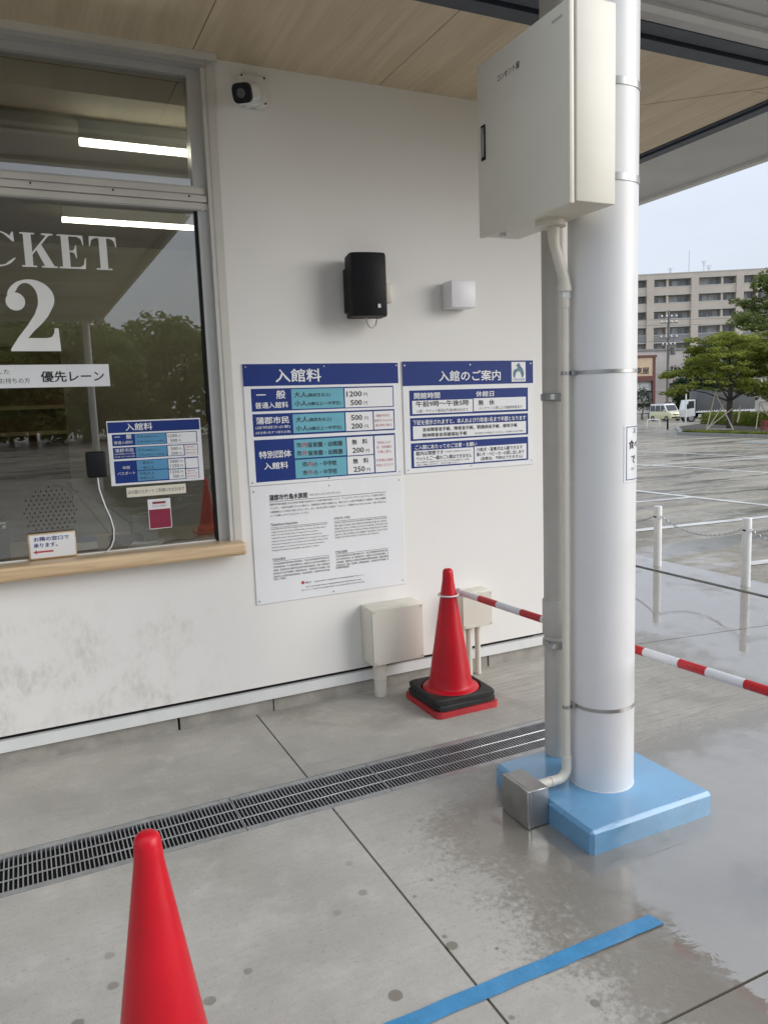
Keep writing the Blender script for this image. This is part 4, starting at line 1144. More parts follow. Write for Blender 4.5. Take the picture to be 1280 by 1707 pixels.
# taupe drain pipe behind the column
dp = thing('drain_pipe', 'taupe vertical drain pipe close behind the white column', 'pipe', (1.905, 2.443, 0.085))
MB().lathe([(0.05, 0.088), (0.05, 3.16)], 1.905, 2.443, 32).build('pipe', M['grey_pipe'], dp)
MB().lathe([(0.054, 0.60), (0.0565, 0.605), (0.0565, 0.74), (0.054, 0.745)], 1.905, 2.443, 32).build('socket', M['grey_pipe'], dp)
for z in (0.565, 1.555):
    MB().lathe([(0.053, z - 0.014), (0.056, z - 0.012), (0.056, z + 0.012), (0.053, z + 0.014)], 1.905, 2.443, 32).build('clamp', M['steel'], dp)
    MB().box(1.845, 1.862, 2.395, 2.425, z - 0.009, z + 0.009).build('clamp_lug', M['galv'], dp)

# socket box strapped to the column
ob = thing('outlet_cabinet', 'large cream electrical cabinet strapped high on the column', 'cabinet', (1.69, 2.23, 2.15))
MB().rbox(1.622, 1.776, 1.968, 2.495, 2.150, 2.745, 0.005, 2).build('cabinet_body', M['beige'], ob)
dr = MB().rbox(1.598, 1.618, 1.972, 2.490, 2.143, 2.735, 0.006, 2).build('door', M['beige'], ob)
MB().box(1.6185, 1.6215, 1.985, 2.48, 2.158, 2.722).build('door_seal', M['dark'], ob)
hd = MB().rbox(1.5945, 1.5985, 2.435, 2.462, 2.405, 2.525, 0.0015, 1).build('handle_plate', M['black'], dr)
MB().rbox(1.591, 1.5945, 2.440, 2.457, 2.415, 2.515, 0.0012, 1).build('handle', M['steel'], dr)
m = MB(); put_text(m, 'コンセント盤', -2.355, -2.225, 2.645, 0.022, lambda y, z, d: (1.5968 - d, -y, z), 0.0)
m.build('lettering', M['p_black'], dr, smooth=0, kind='stuff')
MB().add([(1.5968, -y, z) for y, z in ((-2.055, 2.692), (-2.005, 2.692), (-2.005, 2.699), (-2.055, 2.699))], [(0, 1, 2, 3)]).build('maker_plate', M['grey_pipe'], dr, smooth=0)
MB().tube([(1.70, 2.2, 2.128), (1.70, 2.2, 2.151)], 0.052, 24).build('gland', M['beige_pipe'], ob)
MB().tube([(1.655, 2.42, 2.138), (1.655, 2.42, 2.151)], 0.012, 12).build('drain_plug', M['trim'], ob)
for z in (2.275, 2.575):
    MB().lathe([(CR_ + 0.0005, z - 0.013), (CR_ + 0.003, z - 0.012), (CR_ + 0.003, z + 0.012), (CR_ + 0.0005, z + 0.013)], CX_, CY_, 60).build('mounting_band', M['steel'], ob)
    MB().box(1.776, 1.80, 2.05, 2.32, z - 0.02, z + 0.02).build('mounting_rail', M['galv'], ob)

# cream conduit from the floor box up to the cabinet
cx, cy = 1.757, 2.197
cdt = thing('conduit', 'thin cream conduit running up the column from the steel floor box', 'pipe', (cx, cy, 0.085))
MB().tube([(cx, cy, 0.16), (cx, cy, 1.93)], 0.0142, 18).build('pipe', M['beige_pipe'], cdt)
arc = [(cx - 0.04 + 0.04 * math.sin(a), cy, 0.165 - 0.04 * math.cos(a)) for a in np.linspace(0, math.pi / 2, 8)]
MB().tube([(cx - 0.075, cy, 0.125)] + arc + [(cx, cy, 0.21)], 0.018, 18).build('elbow', M['beige_pipe'], cdt)
MB().tube([(1.627, cy, 0.125), (cx - 0.06, cy, 0.125)], 0.0185, 18).build('coupling', M['beige_pipe'], cdt)
MB().tube([(cx - 0.078, cy, 0.125), (cx - 0.074, cy, 0.125)], 0.0205, 18).build('coupling_ring', M['beige_pipe'], cdt)
MB().tube([(cx, cy, 1.86), (cx, cy, 1.895)], 0.0165, 18).build('coupling', M['beige_pipe'], cdt)
MB().tube([(cx, cy, 1.893), (cx, cy, 1.917)], 0.019, 6).build('hex_nut', M['trim'], cdt)
MB().tube([(cx, cy, 1.915), (cx, cy, 1.932)], 0.023, 18).build('collar', M['beige_pipe'], cdt)
MB().tube([(cx, cy, 1.93), (cx - 0.004, cy, 1.96), (cx - 0.042, cy, 2.065), (cx - 0.046, cy, 2.09), (cx - 0.046, cy, 2.13)], [0.022, 0.019, 0.018, 0.021, 0.023], 18).build('offset_bend', M['beige_pipe'], cdt)
for z in (0.405, 1.635):
    MB().lathe([(CR_ + 0.0004, z - 0.0065), (CR_ + 0.002, z - 0.006), (CR_ + 0.002, z + 0.006), (CR_ + 0.0004, z + 0.0065)], CX_, CY_, 60).build('steel_strap', M['steel'], cdt)
    MB().tube([(cx, cy, z - 0.006), (cx, cy, z + 0.006)], 0.0158, 18).build('pipe_clip', M['steel'], cdt)
    MB().box(1.772, 1.80, cy - 0.018, cy - 0.006, z - 0.008, z + 0.008).build('clip_lug', M['galv'], cdt)

# stainless box on the floor
jb = thing('floor_junction_box', 'small stainless steel junction box on the floor against the blue plinth', 'box', (1.58, 2.22, 0))
MB().rbox(1.549, 1.6265, 2.138, 2.302, 0.003, 0.146, 0.0025, 1).build('box_body', M['steel'], jb)
MB().rbox(1.534, 1.5485, 2.137, 2.303, 0.002, 0.1475, 0.0025, 1).build('lid', M['steel'], jb)
for y, z in ((2.148, 0.135), (2.292, 0.135), (2.148, 0.014), (2.292, 0.014)):
    MB().tube([(1.5315, y, z), (1.535, y, z)], 0.0045, 10).build('screw', M['galv'], jb)

# paper notice wrapped on the column, mostly on its far right side
nt = thing('column_notice', 'white laminated notice with black Japanese text wrapped round the right side of the column', 'notice', (CX_ + 0.1, CY_ - 0.08, 1.24))
va = math.atan2(-CY_, -CX_)                      # direction of the entrance side
A0, RR_ = va + R(38), CR_ + 0.0012
def wrap(s_, z, d=0.0): return (CX_ + (RR_ + d) * math.cos(A0 + s_ / RR_), CY_ + (RR_ + d) * math.sin(A0 + s_ / RR_), z)
m = MB()
for k in range(25):
    s_ = k * 0.225 / 24
    m.v += [wrap(s_, 1.245), wrap(s_, 1.447)]
m.f = [(2 * k, 2 * k + 2, 2 * k + 3, 2 * k + 1) for k in range(24)]
m.build('sheet', M['paper'], nt)
m = MB()
def frame_strip(s0, s1, z0, z1, n=16):
    b0_ = len(m.v)
    for k in range(n + 1):
        s_ = s0 + (s1 - s0) * k / n; m.v.extend([wrap(s_, z0, 0.0008), wrap(s_, z1, 0.0008)])
    m.f.extend([(b0_ + 2 * k, b0_ + 2 * k + 2, b0_ + 2 * k + 3, b0_ + 2 * k + 1) for k in range(n)])
frame_strip(0.010, 0.0125, 1.253, 1.441, 1); frame_strip(0.010, 0.215, 1.4385, 1.441); frame_strip(0.010, 0.215, 1.253, 1.2555); frame_strip(0.2125, 0.215, 1.253, 1.441, 1)
m.build('border', M['p_blue'], nt, smooth=0)
m = MB()
for s_, a, b, z, h in (('ス', 0.046, 0.066, 1.425, 0.016), ('食べ', 0.022, 0.085, 1.378, 0.030), ('で', 0.036, 0.064, 1.325, 0.026), ('わが', 0.036, 0.058, 1.292, 0.011)):
    put_text(m, s_, a, b, z, h, lambda x, zz, d: wrap(x, zz, 0.0009 + d), BOLD if s_ != 'わが' else 0.0)
m.build('lettering', M['p_black'], nt, smooth=0, kind='stuff')

# ================================================================== CONES AND BAR
def cone(label, x, y, group='red traffic cones'):
    o = thing('traffic_cone', label, 'cone', (x, y, 0), group=group)
    b = 0.182
    bm_ = bmesh.new(); bmesh.ops.create_cube(bm_, size=1)
    for v in bm_.verts: v.co = Vector((x + v.co.x * 2 * b, y + v.co.y * 2 * b, 0.016 + v.co.z * 0.03))
    bmesh.ops.bevel(bm_, geom=[e for e in bm_.edges if abs(e.verts[0].co.z - e.verts[1].co.z) > 0.02], offset=0.03, segments=4, profile=0.5, affect='EDGES')
    MB().bm(bm_).build('base', M['red_base'], o)
    prof = [(0.148, 0.031), (0.148, 0.084), (0.144, 0.090), (0.125, 0.093), (0.1165, 0.098), (0.113, 0.108)]
    for k in range(1, 13):
        t_ = k / 12; prof.append((0.113 + (0.0300 - 0.113) * t_, 0.108 + (0.650 - 0.108) * t_))
    prof += [(0.0288, 0.668), (0.0275, 0.690), (0.0245, 0.703), (0.018, 0.7095), (0.008, 0.712), (0.0015, 0.7122)]
    MB().lathe(prof, x, y, 56).build('shell', M['red'], o, smooth=50)
    return o
cone('red traffic cone with black rubber weights beside the white wall', 1.915, 3.335)
cone('large red traffic cone nearest the camera, cut off by the bottom edge', 0.159, 1.512)
cone('red traffic cone seen only as a small reflection low in the ticket window', 2.13, -2.5)
cone('red traffic cone at the far right whose base corner just enters the picture', 2.186, 1.335)

def weight(label, x, y, z, rz, group):
    o = thing('cone_weight', label, 'weight', (x, y, z), group=group)
    m_ = MB(); n_ = 48; h = 0.029
    for zz, ro, ri in ((z, 0.172, 0.153), (z + 0.022, 0.174, 0.153), (z + h, 0.166, 0.158)):
        for k in range(n_):
            a = 2 * math.pi * k / n_
            c_, s_ = math.cos(a), math.sin(a)
            q = ro / max(abs(c_), abs(s_)); q = min(q, ro * 1.33)
            X, Y = q * c_, q * s_
            m_.v.append((x + X * math.cos(rz) - Y * math.sin(rz), y + X * math.sin(rz) + Y * math.cos(rz), zz))
        for k in range(n_):
            a = 2 * math.pi * k / n_; m_.v.append((x + ri * math.cos(a + rz), y + ri * math.sin(a + rz), zz))
    for L in range(2):
        for k in range(n_):
            k2 = (k + 1) % n_; A, B = L * 2 * n_, (L + 1) * 2 * n_
            m_.f += [(A + k, A + k2, B + k2, B + k), (A + n_ + k2, A + n_ + k, B + n_ + k, B + n_ + k2)]
    for k in range(n_):
        k2 = (k + 1) % n_; B = 4 * n_
        m_.f += [(B + k, B + k2, B + n_ + k2, B + n_ + k), (k2, k, n_ + k, n_ + k2)]
    m_.build('ring', M['rubber'], o, smooth=30)
    MB().box(x + 0.12, x + 0.15, y - 0.165, y - 0.155, z + h - 0.002, z + h + 0.002).build('grip', M['rubber'], o)
weight('lower of the two black rubber weights on the cone by the wall', 1.915, 3.335, 0.0315, R(1.5), 'black cone weights')
weight('upper of the two black rubber weights on the cone by the wall', 1.917, 3.337, 0.0615, R(-2.0), 'black cone weights')

# red and white bar hung between the wall cone and the cone at the right
bar = thing('barrier_bar', 'red and white striped bar hung on the cone by the wall, running past the column', 'bar', (2.05, 2.4, 0))
pA, pB = Vector((1.985, 3.395, 0.575)), Vector((2.172, 1.410, 0.568))
ax = (pB - pA).normalized(); Lb = (pB - pA).length
def on_bar(y_): return pA + ax * ((3.395 - y_) / (3.395 - 1.410) * Lb)
ycut = [3.335, 3.179, 3.038, 2.864, 2.727, 2.56, 2.43, 2.28, 2.156, 1.996, 1.881, 1.733, 1.62, 1.47]
cur = 3.335
for i, (a, b) in enumerate(zip(ycut[:-1], ycut[1:])):
    red = i % 2 == 1
    if a > 2.2 and a < 2.3: red = True
    elif b < 2.2: red = (i % 2 == 1)
    pts = [on_bar(a), on_bar(b)]
    for p_ in pts: p_.z -= 0.004 * math.sin(math.pi * (3.4 - p_.y) / 2)
    MB().tube(pts, 0.0172 if red else 0.0168, 20).build('red_band' if red else 'white_band', M['bar_red'] if red else M['bar_white'], bar)
for y_ in (3.345, 1.46):
    q = on_bar(y_); MB().tube([q - ax * 0.02, q + ax * 0.02], 0.0195, 20).build('end_cap', M['bar_white'], bar)
for cx_, cy_, q in ((1.915, 3.335, on_bar(3.36)), (2.186, 1.335, on_bar(1.45))):
    MB().tube([(cx_ + 0.052 * math.cos(a), cy_ + 0.052 * math.sin(a), q.z) for a in np.linspace(0, 2 * math.pi, 29)], 0.0042, 8, caps=False).build('ring', M['bar_white'], bar)

# ================================================================== FLOOR DRAIN
secs = [-3.31, -2.322, -1.34, -0.353, 0.634, 1.234, 2.458]
for i, (a, b) in enumerate(zip(secs[:-1], secs[1:])):
    nm = ['third grating section left of the front cone, outside the picture', 'second grating section outside the picture', 'grating section at the left edge outside the picture',
          'leftmost visible section of the steel drain grating, behind the front cone', 'middle section of the steel drain grating below the fee board',
          'right section of the steel drain grating beside the blue plinth', 'last short piece of steel drain grating hidden by the column'][i]
    if b < -0.4: continue
    gr = thing('drain_grate', nm, 'grate', ((a + b) / 2, 2.778, -0.01), group='drain gratings along the wall')
    a2, b2 = a + 0.0015, b - 0.0015
    for y0, y1, k in ((2.640, 2.668, 'galv'), (2.888, 2.916, 'galv')):
        MB().box(a2, b2, y0, y1, -0.035, -0.0015).build('side_rail', M[k], gr)
    m = MB(); nn = int((b2 - a2) / 0.0150)
    for k in range(nn + 1):
        x = a2 + 0.002 + k * (b2 - a2 - 0.004) / nn
        m.box(x - 0.0021, x + 0.0021, 2.668, 2.888, -0.034, -0.003)
    m.build('slats', M['galv'], gr, smooth=0, kind='stuff')
    for y in (2.738, 2.816):
        MB().tube([(a2, y, -0.0042), (b2, y, -0.0042)], 0.0030, 8).build('cross_rod', M['galv_bright'], gr)
tr_ = thing('drain_trough', 'dark concrete trough under the steel drain grating', 'trough', (0, 2.778, -0.14))
MB().box(-5, 2.46, 2.6355, 2.9205, -0.0175, -0.0172).build('bottom', M['dark'], tr_)
MB().box(-5, 2.459, 2.6352, 2.6385, -0.017, -0.0012).build('angle_rail', M['galv'], tr_)
MB().box(-5, 2.459, 2.9175, 2.9208, -0.017, -0.0012).build('angle_rail', M['galv'], tr_)

# blue tape stuck on the floor
random.seed(5)
m = MB()
n = 40
for k in range(n + 1):
    x = -0.5 + (1.585 + 0.5) * k / n
    j = 0.0012 * math.sin(k * 1.7) + random.uniform(-0.0008, 0.0008)
    xe = 0.0 if k < n else -0.012
    m.v += [(x + xe, 1.5865 + j, 0.0045), (x, 1.535 + j * 0.7 + random.uniform(-0.0008, 0.0008), 0.0045)]
m.f = [(2 * k + 1, 2 * k + 3, 2 * k + 2, 2 * k) for k in range(n)]
tag(m.build('floor_tape', M['tape'], origin=(0.55, 1.56, 0.0045), smooth=60), 'straight strip of bright blue tape stuck on the wet concrete floor', 'tape')

# ================================================================== PARKING LOT EDGE
def bollard(i, x, y, label):
    o = thing('bollard', label, 'bollard', (x, y, -0.004), group='white chain bollards along the floor edge')
    MB().lathe([(0.036, -0.004), (0.036, 0.545), (0.034, 0.552), (0.0, 0.5535)], x, y, 24).build('post', M['bollard'], o)
    MB().box(x - 0.040, x - 0.0345, y - 0.016, y + 0.012, 0.450, 0.462).build('slot', M['dark'], o)
    for s_ in (-1, 1):
        MB().tube([(x, y + s_ * 0.034, 0.46), (x, y + s_ * 0.046, 0.466), (x, y + s_ * 0.052, 0.458), (x, y + s_ * 0.047, 0.446), (x, y + s_ * 0.034, 0.445)], 0.004, 6).build('eye', M['chain'], o)
    return o
bys = [6.14, 5.205, 4.25, 3.30]
lab = ['white bollard hidden behind the column', 'white bollard with chain right beside the column, farther of the two', 'white bollard with chain near the right edge, nearer of the two',
       'white bollard just outside the right edge', 'second white bollard outside the right edge']
for i, y in enumerate(bys): bollard(i, 5.215, y, lab[i])
def chain(y0, y1, label):
    o = thing('chain', label, 'chain', (5.215, (y0 + y1) / 2, 0), group='chains between the white bollards')
    m_ = MB(); L = abs(y1 - y0) - 0.10; n_ = int(L / 0.024)
    s_ = 1 if y1 > y0 else -1
    for k in range(n_):
        t_ = (k + 0.5) / n_; y = y0 + s_ * (0.05 + t_ * L); z = 0.452 - 0.098 * 4 * t_ * (1 - t_)
        dz = -0.098 * 4 * (1 - 2 * t_) / L
        a = Vector((0, s_, dz)).normalized(); b = Vector((1, 0, 0)) if k % 2 else a.cross(Vector((1, 0, 0)))
        pts = [Vector((5.215, y, z)) + a * (0.0165 * math.cos(q)) + b * (0.009 * math.sin(q)) for q in np.linspace(0, 2 * math.pi, 9)]
        m_.tube(pts, 0.0030, 5, caps=False)
    m_.build('links', M['chain'], o, kind='stuff')
for a, b, l_ in ((6.14, 5.205, 'chain running from the farther bollard behind the column'), (5.205, 4.25, 'steel chain sagging between the two white bollards'), (4.25, 3.30, 'chain leaving the nearer bollard towards the right edge')):
    chain(a, b, l_)

# ================================================================== FAR SIDE OF THE LOT
RZ = -math.radians(25.1736)       # local x runs along the picture, local y away
def loc_at(x, y): return (x, y, ground_z(x, y))

def leaf_cloud(blobs, n, size, seed, flat=0.5):
    """blobs: (cx,cy,cz,rx,ry,rz,weight). Returns verts, faces of small leaf faces"""
    rg = np.random.default_rng(seed)
    wts = np.array([b[6] for b in blobs], float); wts /= wts.sum()
    idx = rg.choice(len(blobs), n, p=wts)
    B = np.array([b[:6] for b in blobs])[idx]
    d = rg.normal(size=(n, 3)); d /= np.linalg.norm(d, axis=1)[:, None]
    rad = rg.uniform(0.35, 1.05, n) ** 0.55
    P = B[:, :3] + d * B[:, 3:6] * rad[:, None]
    nrm = d * (1 - flat) + np.array([0, 0, 1.0]) * flat + rg.normal(size=(n, 3)) * 0.35
    nrm /= np.linalg.norm(nrm, axis=1)[:, None]
    t1 = np.cross(nrm, rg.normal(size=(n, 3))); t1 /= np.linalg.norm(t1, axis=1)[:, None]
    t2 = np.cross(nrm, t1)
    s_ = (size * rg.uniform(0.6, 1.4, n))[:, None]
    V = np.stack([P - t1 * s_, P + t2 * s_ * 0.55, P + t1 * s_, P - t2 * s_ * 0.55], 1).reshape(-1, 3)
    F = np.arange(4 * n).reshape(-1, 4)
    return V, F

def leaf_mesh(name, V, F, mat_, parent):
    me = bpy.data.meshes.new(name)
    me.from_pydata(V.tolist(), [], F.tolist()); me.materials.append(mat_); me.update()
    o = bpy.data.objects.new(name, me); col.objects.link(o); o.parent = parent
    return o

def tree(name, label, x, y, h, crown_r, crown_z0, trunk_r, mat_, n, size, seed, layers=True, group=None, lean=0.0):
    o = thing(name, label, 'tree', loc_at(x, y), group=group)
    rg = random.Random(seed)
    blobs = []
    m_ = MB()
    top = h * 0.86
    trunk = [(0, 0, -0.1), (lean * 0.1, 0.02, h * 0.12), (lean * 0.35, 0.0, h * 0.28), (lean * 0.5, -0.08, h * 0.45), (lean * 0.45, 0.05, h * 0.65), (lean * 0.3, 0, top)]
    m_.tube(trunk, [trunk_r * 1.25, trunk_r, trunk_r * 0.85, trunk_r * 0.6, trunk_r * 0.35, trunk_r * 0.1], 10)
    nb = 20 if layers else 22
    for k in range(nb):
        t_ = k / (nb - 1)
        z = crown_z0 + (h - crown_z0) * (0.02 + 0.93 * t_)
        prof = math.sin(math.pi * min(1, 0.32 + 0.64 * t_)) ** 0.8
        a = k * 2.39996 + rg.uniform(-0.4, 0.4)
        rr = crown_r * prof * rg.uniform(0.40, 0.92)
        cx_, cy_ = rr * math.cos(a), rr * math.sin(a)
        br = crown_r * rg.uniform(0.20, 0.34) if layers else crown_r * rg.uniform(0.27, 0.46)
        fl_ = (0.26 if layers is True else layers) if layers else 0.75
        blobs.append((cx_, cy_, z + rg.uniform(-0.1, 0.15), br, br, br * fl_, br * br))
        zb = max(crown_z0 * 0.75, z - rr * 0.45)
        tb_ = lean * 0.45
        m_.tube([(tb_, 0, zb), (tb_ + cx_ * 0.5, cy_ * 0.5, zb + (z - zb) * 0.65), (cx_ * 0.97, cy_ * 0.97, z)], [trunk_r * 0.33, trunk_r * 0.2, trunk_r * 0.06], 6)
        for q in range(6 if layers else 3):
            a2 = a + rg.uniform(-1.6, 1.6); r2 = br * rg.uniform(0.7, 1.5)
            b2 = br * rg.uniform(0.3, 0.55)
            px_, py_, pz_ = cx_ + r2 * math.cos(a2), cy_ + r2 * math.sin(a2), z + rg.uniform(-0.5, 0.35) * br
            blobs.append((px_, py_, pz_, b2, b2, b2 * (max(0.3, fl_) if layers else 0.6), b2 * b2 * 1.1))
            if layers: m_.tube([(cx_ * 0.7, cy_ * 0.7, z - 0.05), (px_, py_, pz_)], [trunk_r * 0.07, trunk_r * 0.02], 4)
    m_.build('trunk', M['bark'], o, local=True)
    V, F = leaf_cloud(blobs, n, size, seed, 0.8 if layers else 0.5)
    leaf_mesh('crown', V, F, mat_, o)
    return o

# planted island in the lot, its kerb and its trees
isl_pts = [(30.9, 29.6), (29.6, 25.6), (28.6, 22.0), (28.9, 15.0), (46, 10), (52, 26), (46.5, 42.5), (40, 38.5), (33, 31.5)]
m = MB(); nI = len(isl_pts)
for dz in (0.0, 0.14): m.v += [(x, y, ground_z(x, y) + dz) for x, y in isl_pts]
m.f = [tuple(range(nI, 2 * nI))] + [(i, (i + 1) % nI, nI + (i + 1) % nI, nI + i) for i in range(nI)]
isl = m.build('planting_island', M['kerb'], kind='structure', smooth=0)
m = MB(); c0 = np.mean(np.array(isl_pts), 0)
inn = [tuple(c0 + (np.array(p) - c0) * 0.965) for p in isl_pts]
m.v = [(x, y, ground_z(x, y) + 0.148) for x, y in inn]; m.f = [tuple(range(nI))]
m.build('soil', M['soil'], parent=isl, smooth=0)
# fringe of grass on the island edge
rg = np.random.default_rng(4)
V = []; F = []
for k in range(2600):
    i = rg.integers(0, 4); t_ = rg.uniform(); a, b = np.array(inn[i]), np.array(inn[i + 1]); p = a + (b - a) * t_ + (c0 - a) * rg.uniform(0, 0.06)
    z = ground_z(p[0], p[1]) + 0.148; h = rg.uniform(0.05, 0.16); q = rg.normal(size=2) * 0.05; w_ = 0.03
    F.append((len(V), len(V) + 1, len(V) + 2)); V += [(p[0] - w_, p[1], z), (p[0] + w_, p[1], z), (p[0] + q[0], p[1] + q[1], z + h)]
me = bpy.data.meshes.new('island_grass'); me.from_pydata(V, [], F); me.materials.append(M['hedge'])
og = bpy.data.objects.new('island_grass', me); col.objects.link(og); tag(og, 'short green grass along the edge of the planting island', 'grass', kind='stuff')

maple = tree('maple_tree', 'lime green layered tree with timber props on the planting island', 34.24, 29.13, 5.2, 3.0, 2.2, 0.17, M['leaf_lime'], 19000, 0.075, 11, lean=-0.25)
tree('zelkova_tree', 'taller darker green tree rising at the right edge behind the propped tree', 41.2, 31.6, 9.3, 3.3, 3.6, 0.2, M['leaf_mid'], 20000, 0.10, 23, layers=0.5)
tree('maple_tree', 'second lime green tree, cut off by the right edge of the picture', 36.6, 27.4, 5.6, 3.0, 2.1, 0.16, M['leaf_lime'], 17000, 0.078, 57, lean=0.2)
# timber props round the maple
pf = thing('tree_prop_frame', 'pale timber prop frame tied round the lime green tree', 'prop', (34.24, 29.13, ground_z(34.24, 29.13) + 0.14))
gz = ground_z(34.24, 29.13) + 0.14
def L2(u_, d_): return Vector((34.24 + u_ * math.cos(RZ) + d_ * -math.sin(RZ) * 1.0, 29.13 + u_ * math.sin(RZ) + d_ * math.cos(RZ), 0))
def prop(a, b, r_=0.033):
    A = L2(a[0], a[1]); A.z = gz + a[2]; B = L2(b[0], b[1]); B.z = gz + b[2]
    MB().rod(A, B, r_, 8).build('timber', M['timber'], pf)
prop((-1.28, 0.0, 0.02), (-0.80, 0.1, 1.92)); prop((-0.06, -0.5, 0.02), (-0.80, 0.0, 1.92)); prop((-1.28, -0.02, 0.08), (-0.06, -0.5, 0.05))
prop((-1.22, -0.05, 0.10), (-0.05, 0.35, 1.62)); prop((-1.22, 0.0, 0.12), (-0.05, -0.28, 1.12)); prop((-0.80, 0.05, 1.88), (-0.02, 0.0, 1.92)); prop((-0.80, 0.02, 1.9), (-0.80, 0.02, 2.2), 0.02)
prop((0.28, -0.2, 0.4), (0.85, 0.8, 1.05)); prop((0.16, 0.3, 1.35), (0.62, 0.9, 1.75)); prop((0.9, 1.0, 0.5), (1.05, 1.1, 1.55))
# props of the neighbouring tree
pf2 = thing('tree_prop_frame', 'second pale timber prop frame standing at the right edge beyond the hedge end', 'prop', (35.8, 27.6, ground_z(35.8, 27.6) + 0.14))
gz2 = ground_z(35.8, 27.6) + 0.14
for a, b in (((0.15, 0.2, 0.02), (-0.55, 0.5, 1.25)), ((0.35, -0.3, 0.02), (-0.2, 0.3, 1.0)), ((0.5, 0.2, 0.02), (0.2, 0.4, 1.6)), ((-0.9, 0.3, 0.02), (-0.62, 0.5, 1.45)), ((-0.62, 0.5, 1.4), (0.2, 0.5, 1.45))):
    A = Vector((35.8 + a[0] * math.cos(RZ) - a[1] * math.sin(RZ), 27.6 + a[0] * math.sin(RZ) + a[1] * math.cos(RZ), gz2 + a[2]))
    B = Vector((35.8 + b[0] * math.cos(RZ) - b[1] * math.sin(RZ), 27.6 + b[0] * math.sin(RZ) + b[1] * math.cos(RZ), gz2 + b[2]))
    MB().rod(A, B, 0.028, 8).build('timber', M['timber'], pf2)
# red slatted stand at the island edge
rs = thing('red_stand', 'small dark red slatted stand on the island at the right edge', 'stand', (33.3, 26.1, ground_z(33.3, 26.1) + 0.148), rz=RZ)
for k in range(4):
    MB().box(-0.27, 0.27, -0.2, 0.2, 0.06 + 0.12 * k, 0.12 + 0.12 * k).build('slat', M['redbox'], rs, local=True)
for sx in (-1, 1):
    for sy in (-1, 1):
        MB().box(sx * 0.25 - 0.02, sx * 0.25 + 0.02, sy * 0.18 - 0.02, sy * 0.18 + 0.02, 0.0, 0.52).build('leg', M['redbox'], rs, local=True)

# clipped hedge behind the trees
hd_ = thing('clipped_hedge', 'low clipped green hedge behind the propped tree', 'hedge', loc_at(43.5, 36.5))
blobs = []
for k in range(26):
    t_ = k / 25
    x, y = 45.9 + (38.4 - 45.9) * t_, 41.2 + (29.5 - 41.2) * t_
    x2, y2 = x + 1.0, y + 0.2
    for q in range(2):
        xx, yy_ = (x, y) if q == 0 else (x2, y2)
        blobs.append((xx - 43.5, yy_ - 36.5, ground_z(xx, yy_) - ground_z(43.5, 36.5) + 0.52, 0.55, 0.55, 0.50, 1))
V, F = leaf_cloud(blobs, 14000, 0.07, 7, 0.3)
leaf_mesh('foliage', V, F, M['hedge'], hd_)
m = MB()
for b in blobs: m.rod((b[0], b[1], b[2] - 0.6), (b[0] + 0.1, b[1], b[2]), 0.02, 5)
m.build('stems', M['bark'], hd_, local=True, kind='stuff')

# white hoop rail, black post, white lamp pole
hp = thing('hoop_rail', 'white hoop rail standing on the wet lot', 'rail', loc_at(42.6, 43.1))
m = MB(); ux, uy = math.cos(R(27)), math.sin(R(27))
pts = [(-0.46, 0.0), (-0.46, 0.44), (-0.43, 0.52), (-0.35, 0.56), (0.35, 0.56), (0.43, 0.52), (0.46, 0.44), (0.46, 0.0)]
m.tube([(a * math.cos(RZ), a * math.sin(RZ), b) for a, b in pts], 0.038, 10); m.build('tube', M['bollard'], hp, local=True)
for s_ in (-0.46, 0.46):
    MB().lathe([(0.07, 0), (0.07, 0.015), (0.04, 0.02)], s_ * math.cos(RZ), s_ * math.sin(RZ), 12).build('foot_plate', M['galv'], hp, local=True)
bp = thing('black_post', 'short black post standing on the lot in front of the cream van', 'post', loc_at(38.08, 37.27))
MB().lathe([(0.06, 0), (0.06, 0.66), (0.05, 0.70), (0, 0.71)], 0, 0, 14).build('post', M['black'], bp, local=True)
MB().lathe([(0.10, 0), (0.10, 0.02), (0.06, 0.025)], 0, 0, 14).build('foot', M['black'], bp, local=True)
lp = thing('lamp_pole', 'slim white pole with a small head in front of the grey truck', 'pole', loc_at(43.79, 41.15))
MB().lathe([(0.055, 0), (0.05, 2.55)], 0, 0, 12).build('post', M['bollard'], lp, local=True)
MB().box(-0.14, 0.14, -0.1, 0.1, 2.5, 2.68).build('head', M['eave_lip'], lp, local=True)
MB().rod((0.1, 0, 2.6), (0.75, -0.3, 2.66), 0.03, 6).build('arm', M['bollard'], lp, local=True)
bw = thing('timber_post', 'orange brown timber post standing before the grey truck canvas', 'post', (46.6, 39.6, ground_z(46.6, 39.6) + 0.1))
MB().rbox(-0.09, 0.09, -0.05, 0.05, 0, 1.75, 0.02, 1).build('post', M['brownpost'], bw, local=True)
MB().rbox(-0.12, 0.12, -0.06, 0.06, 1.6, 1.72, 0.02, 1).build('cap', M['brownpost'], bw, local=True)

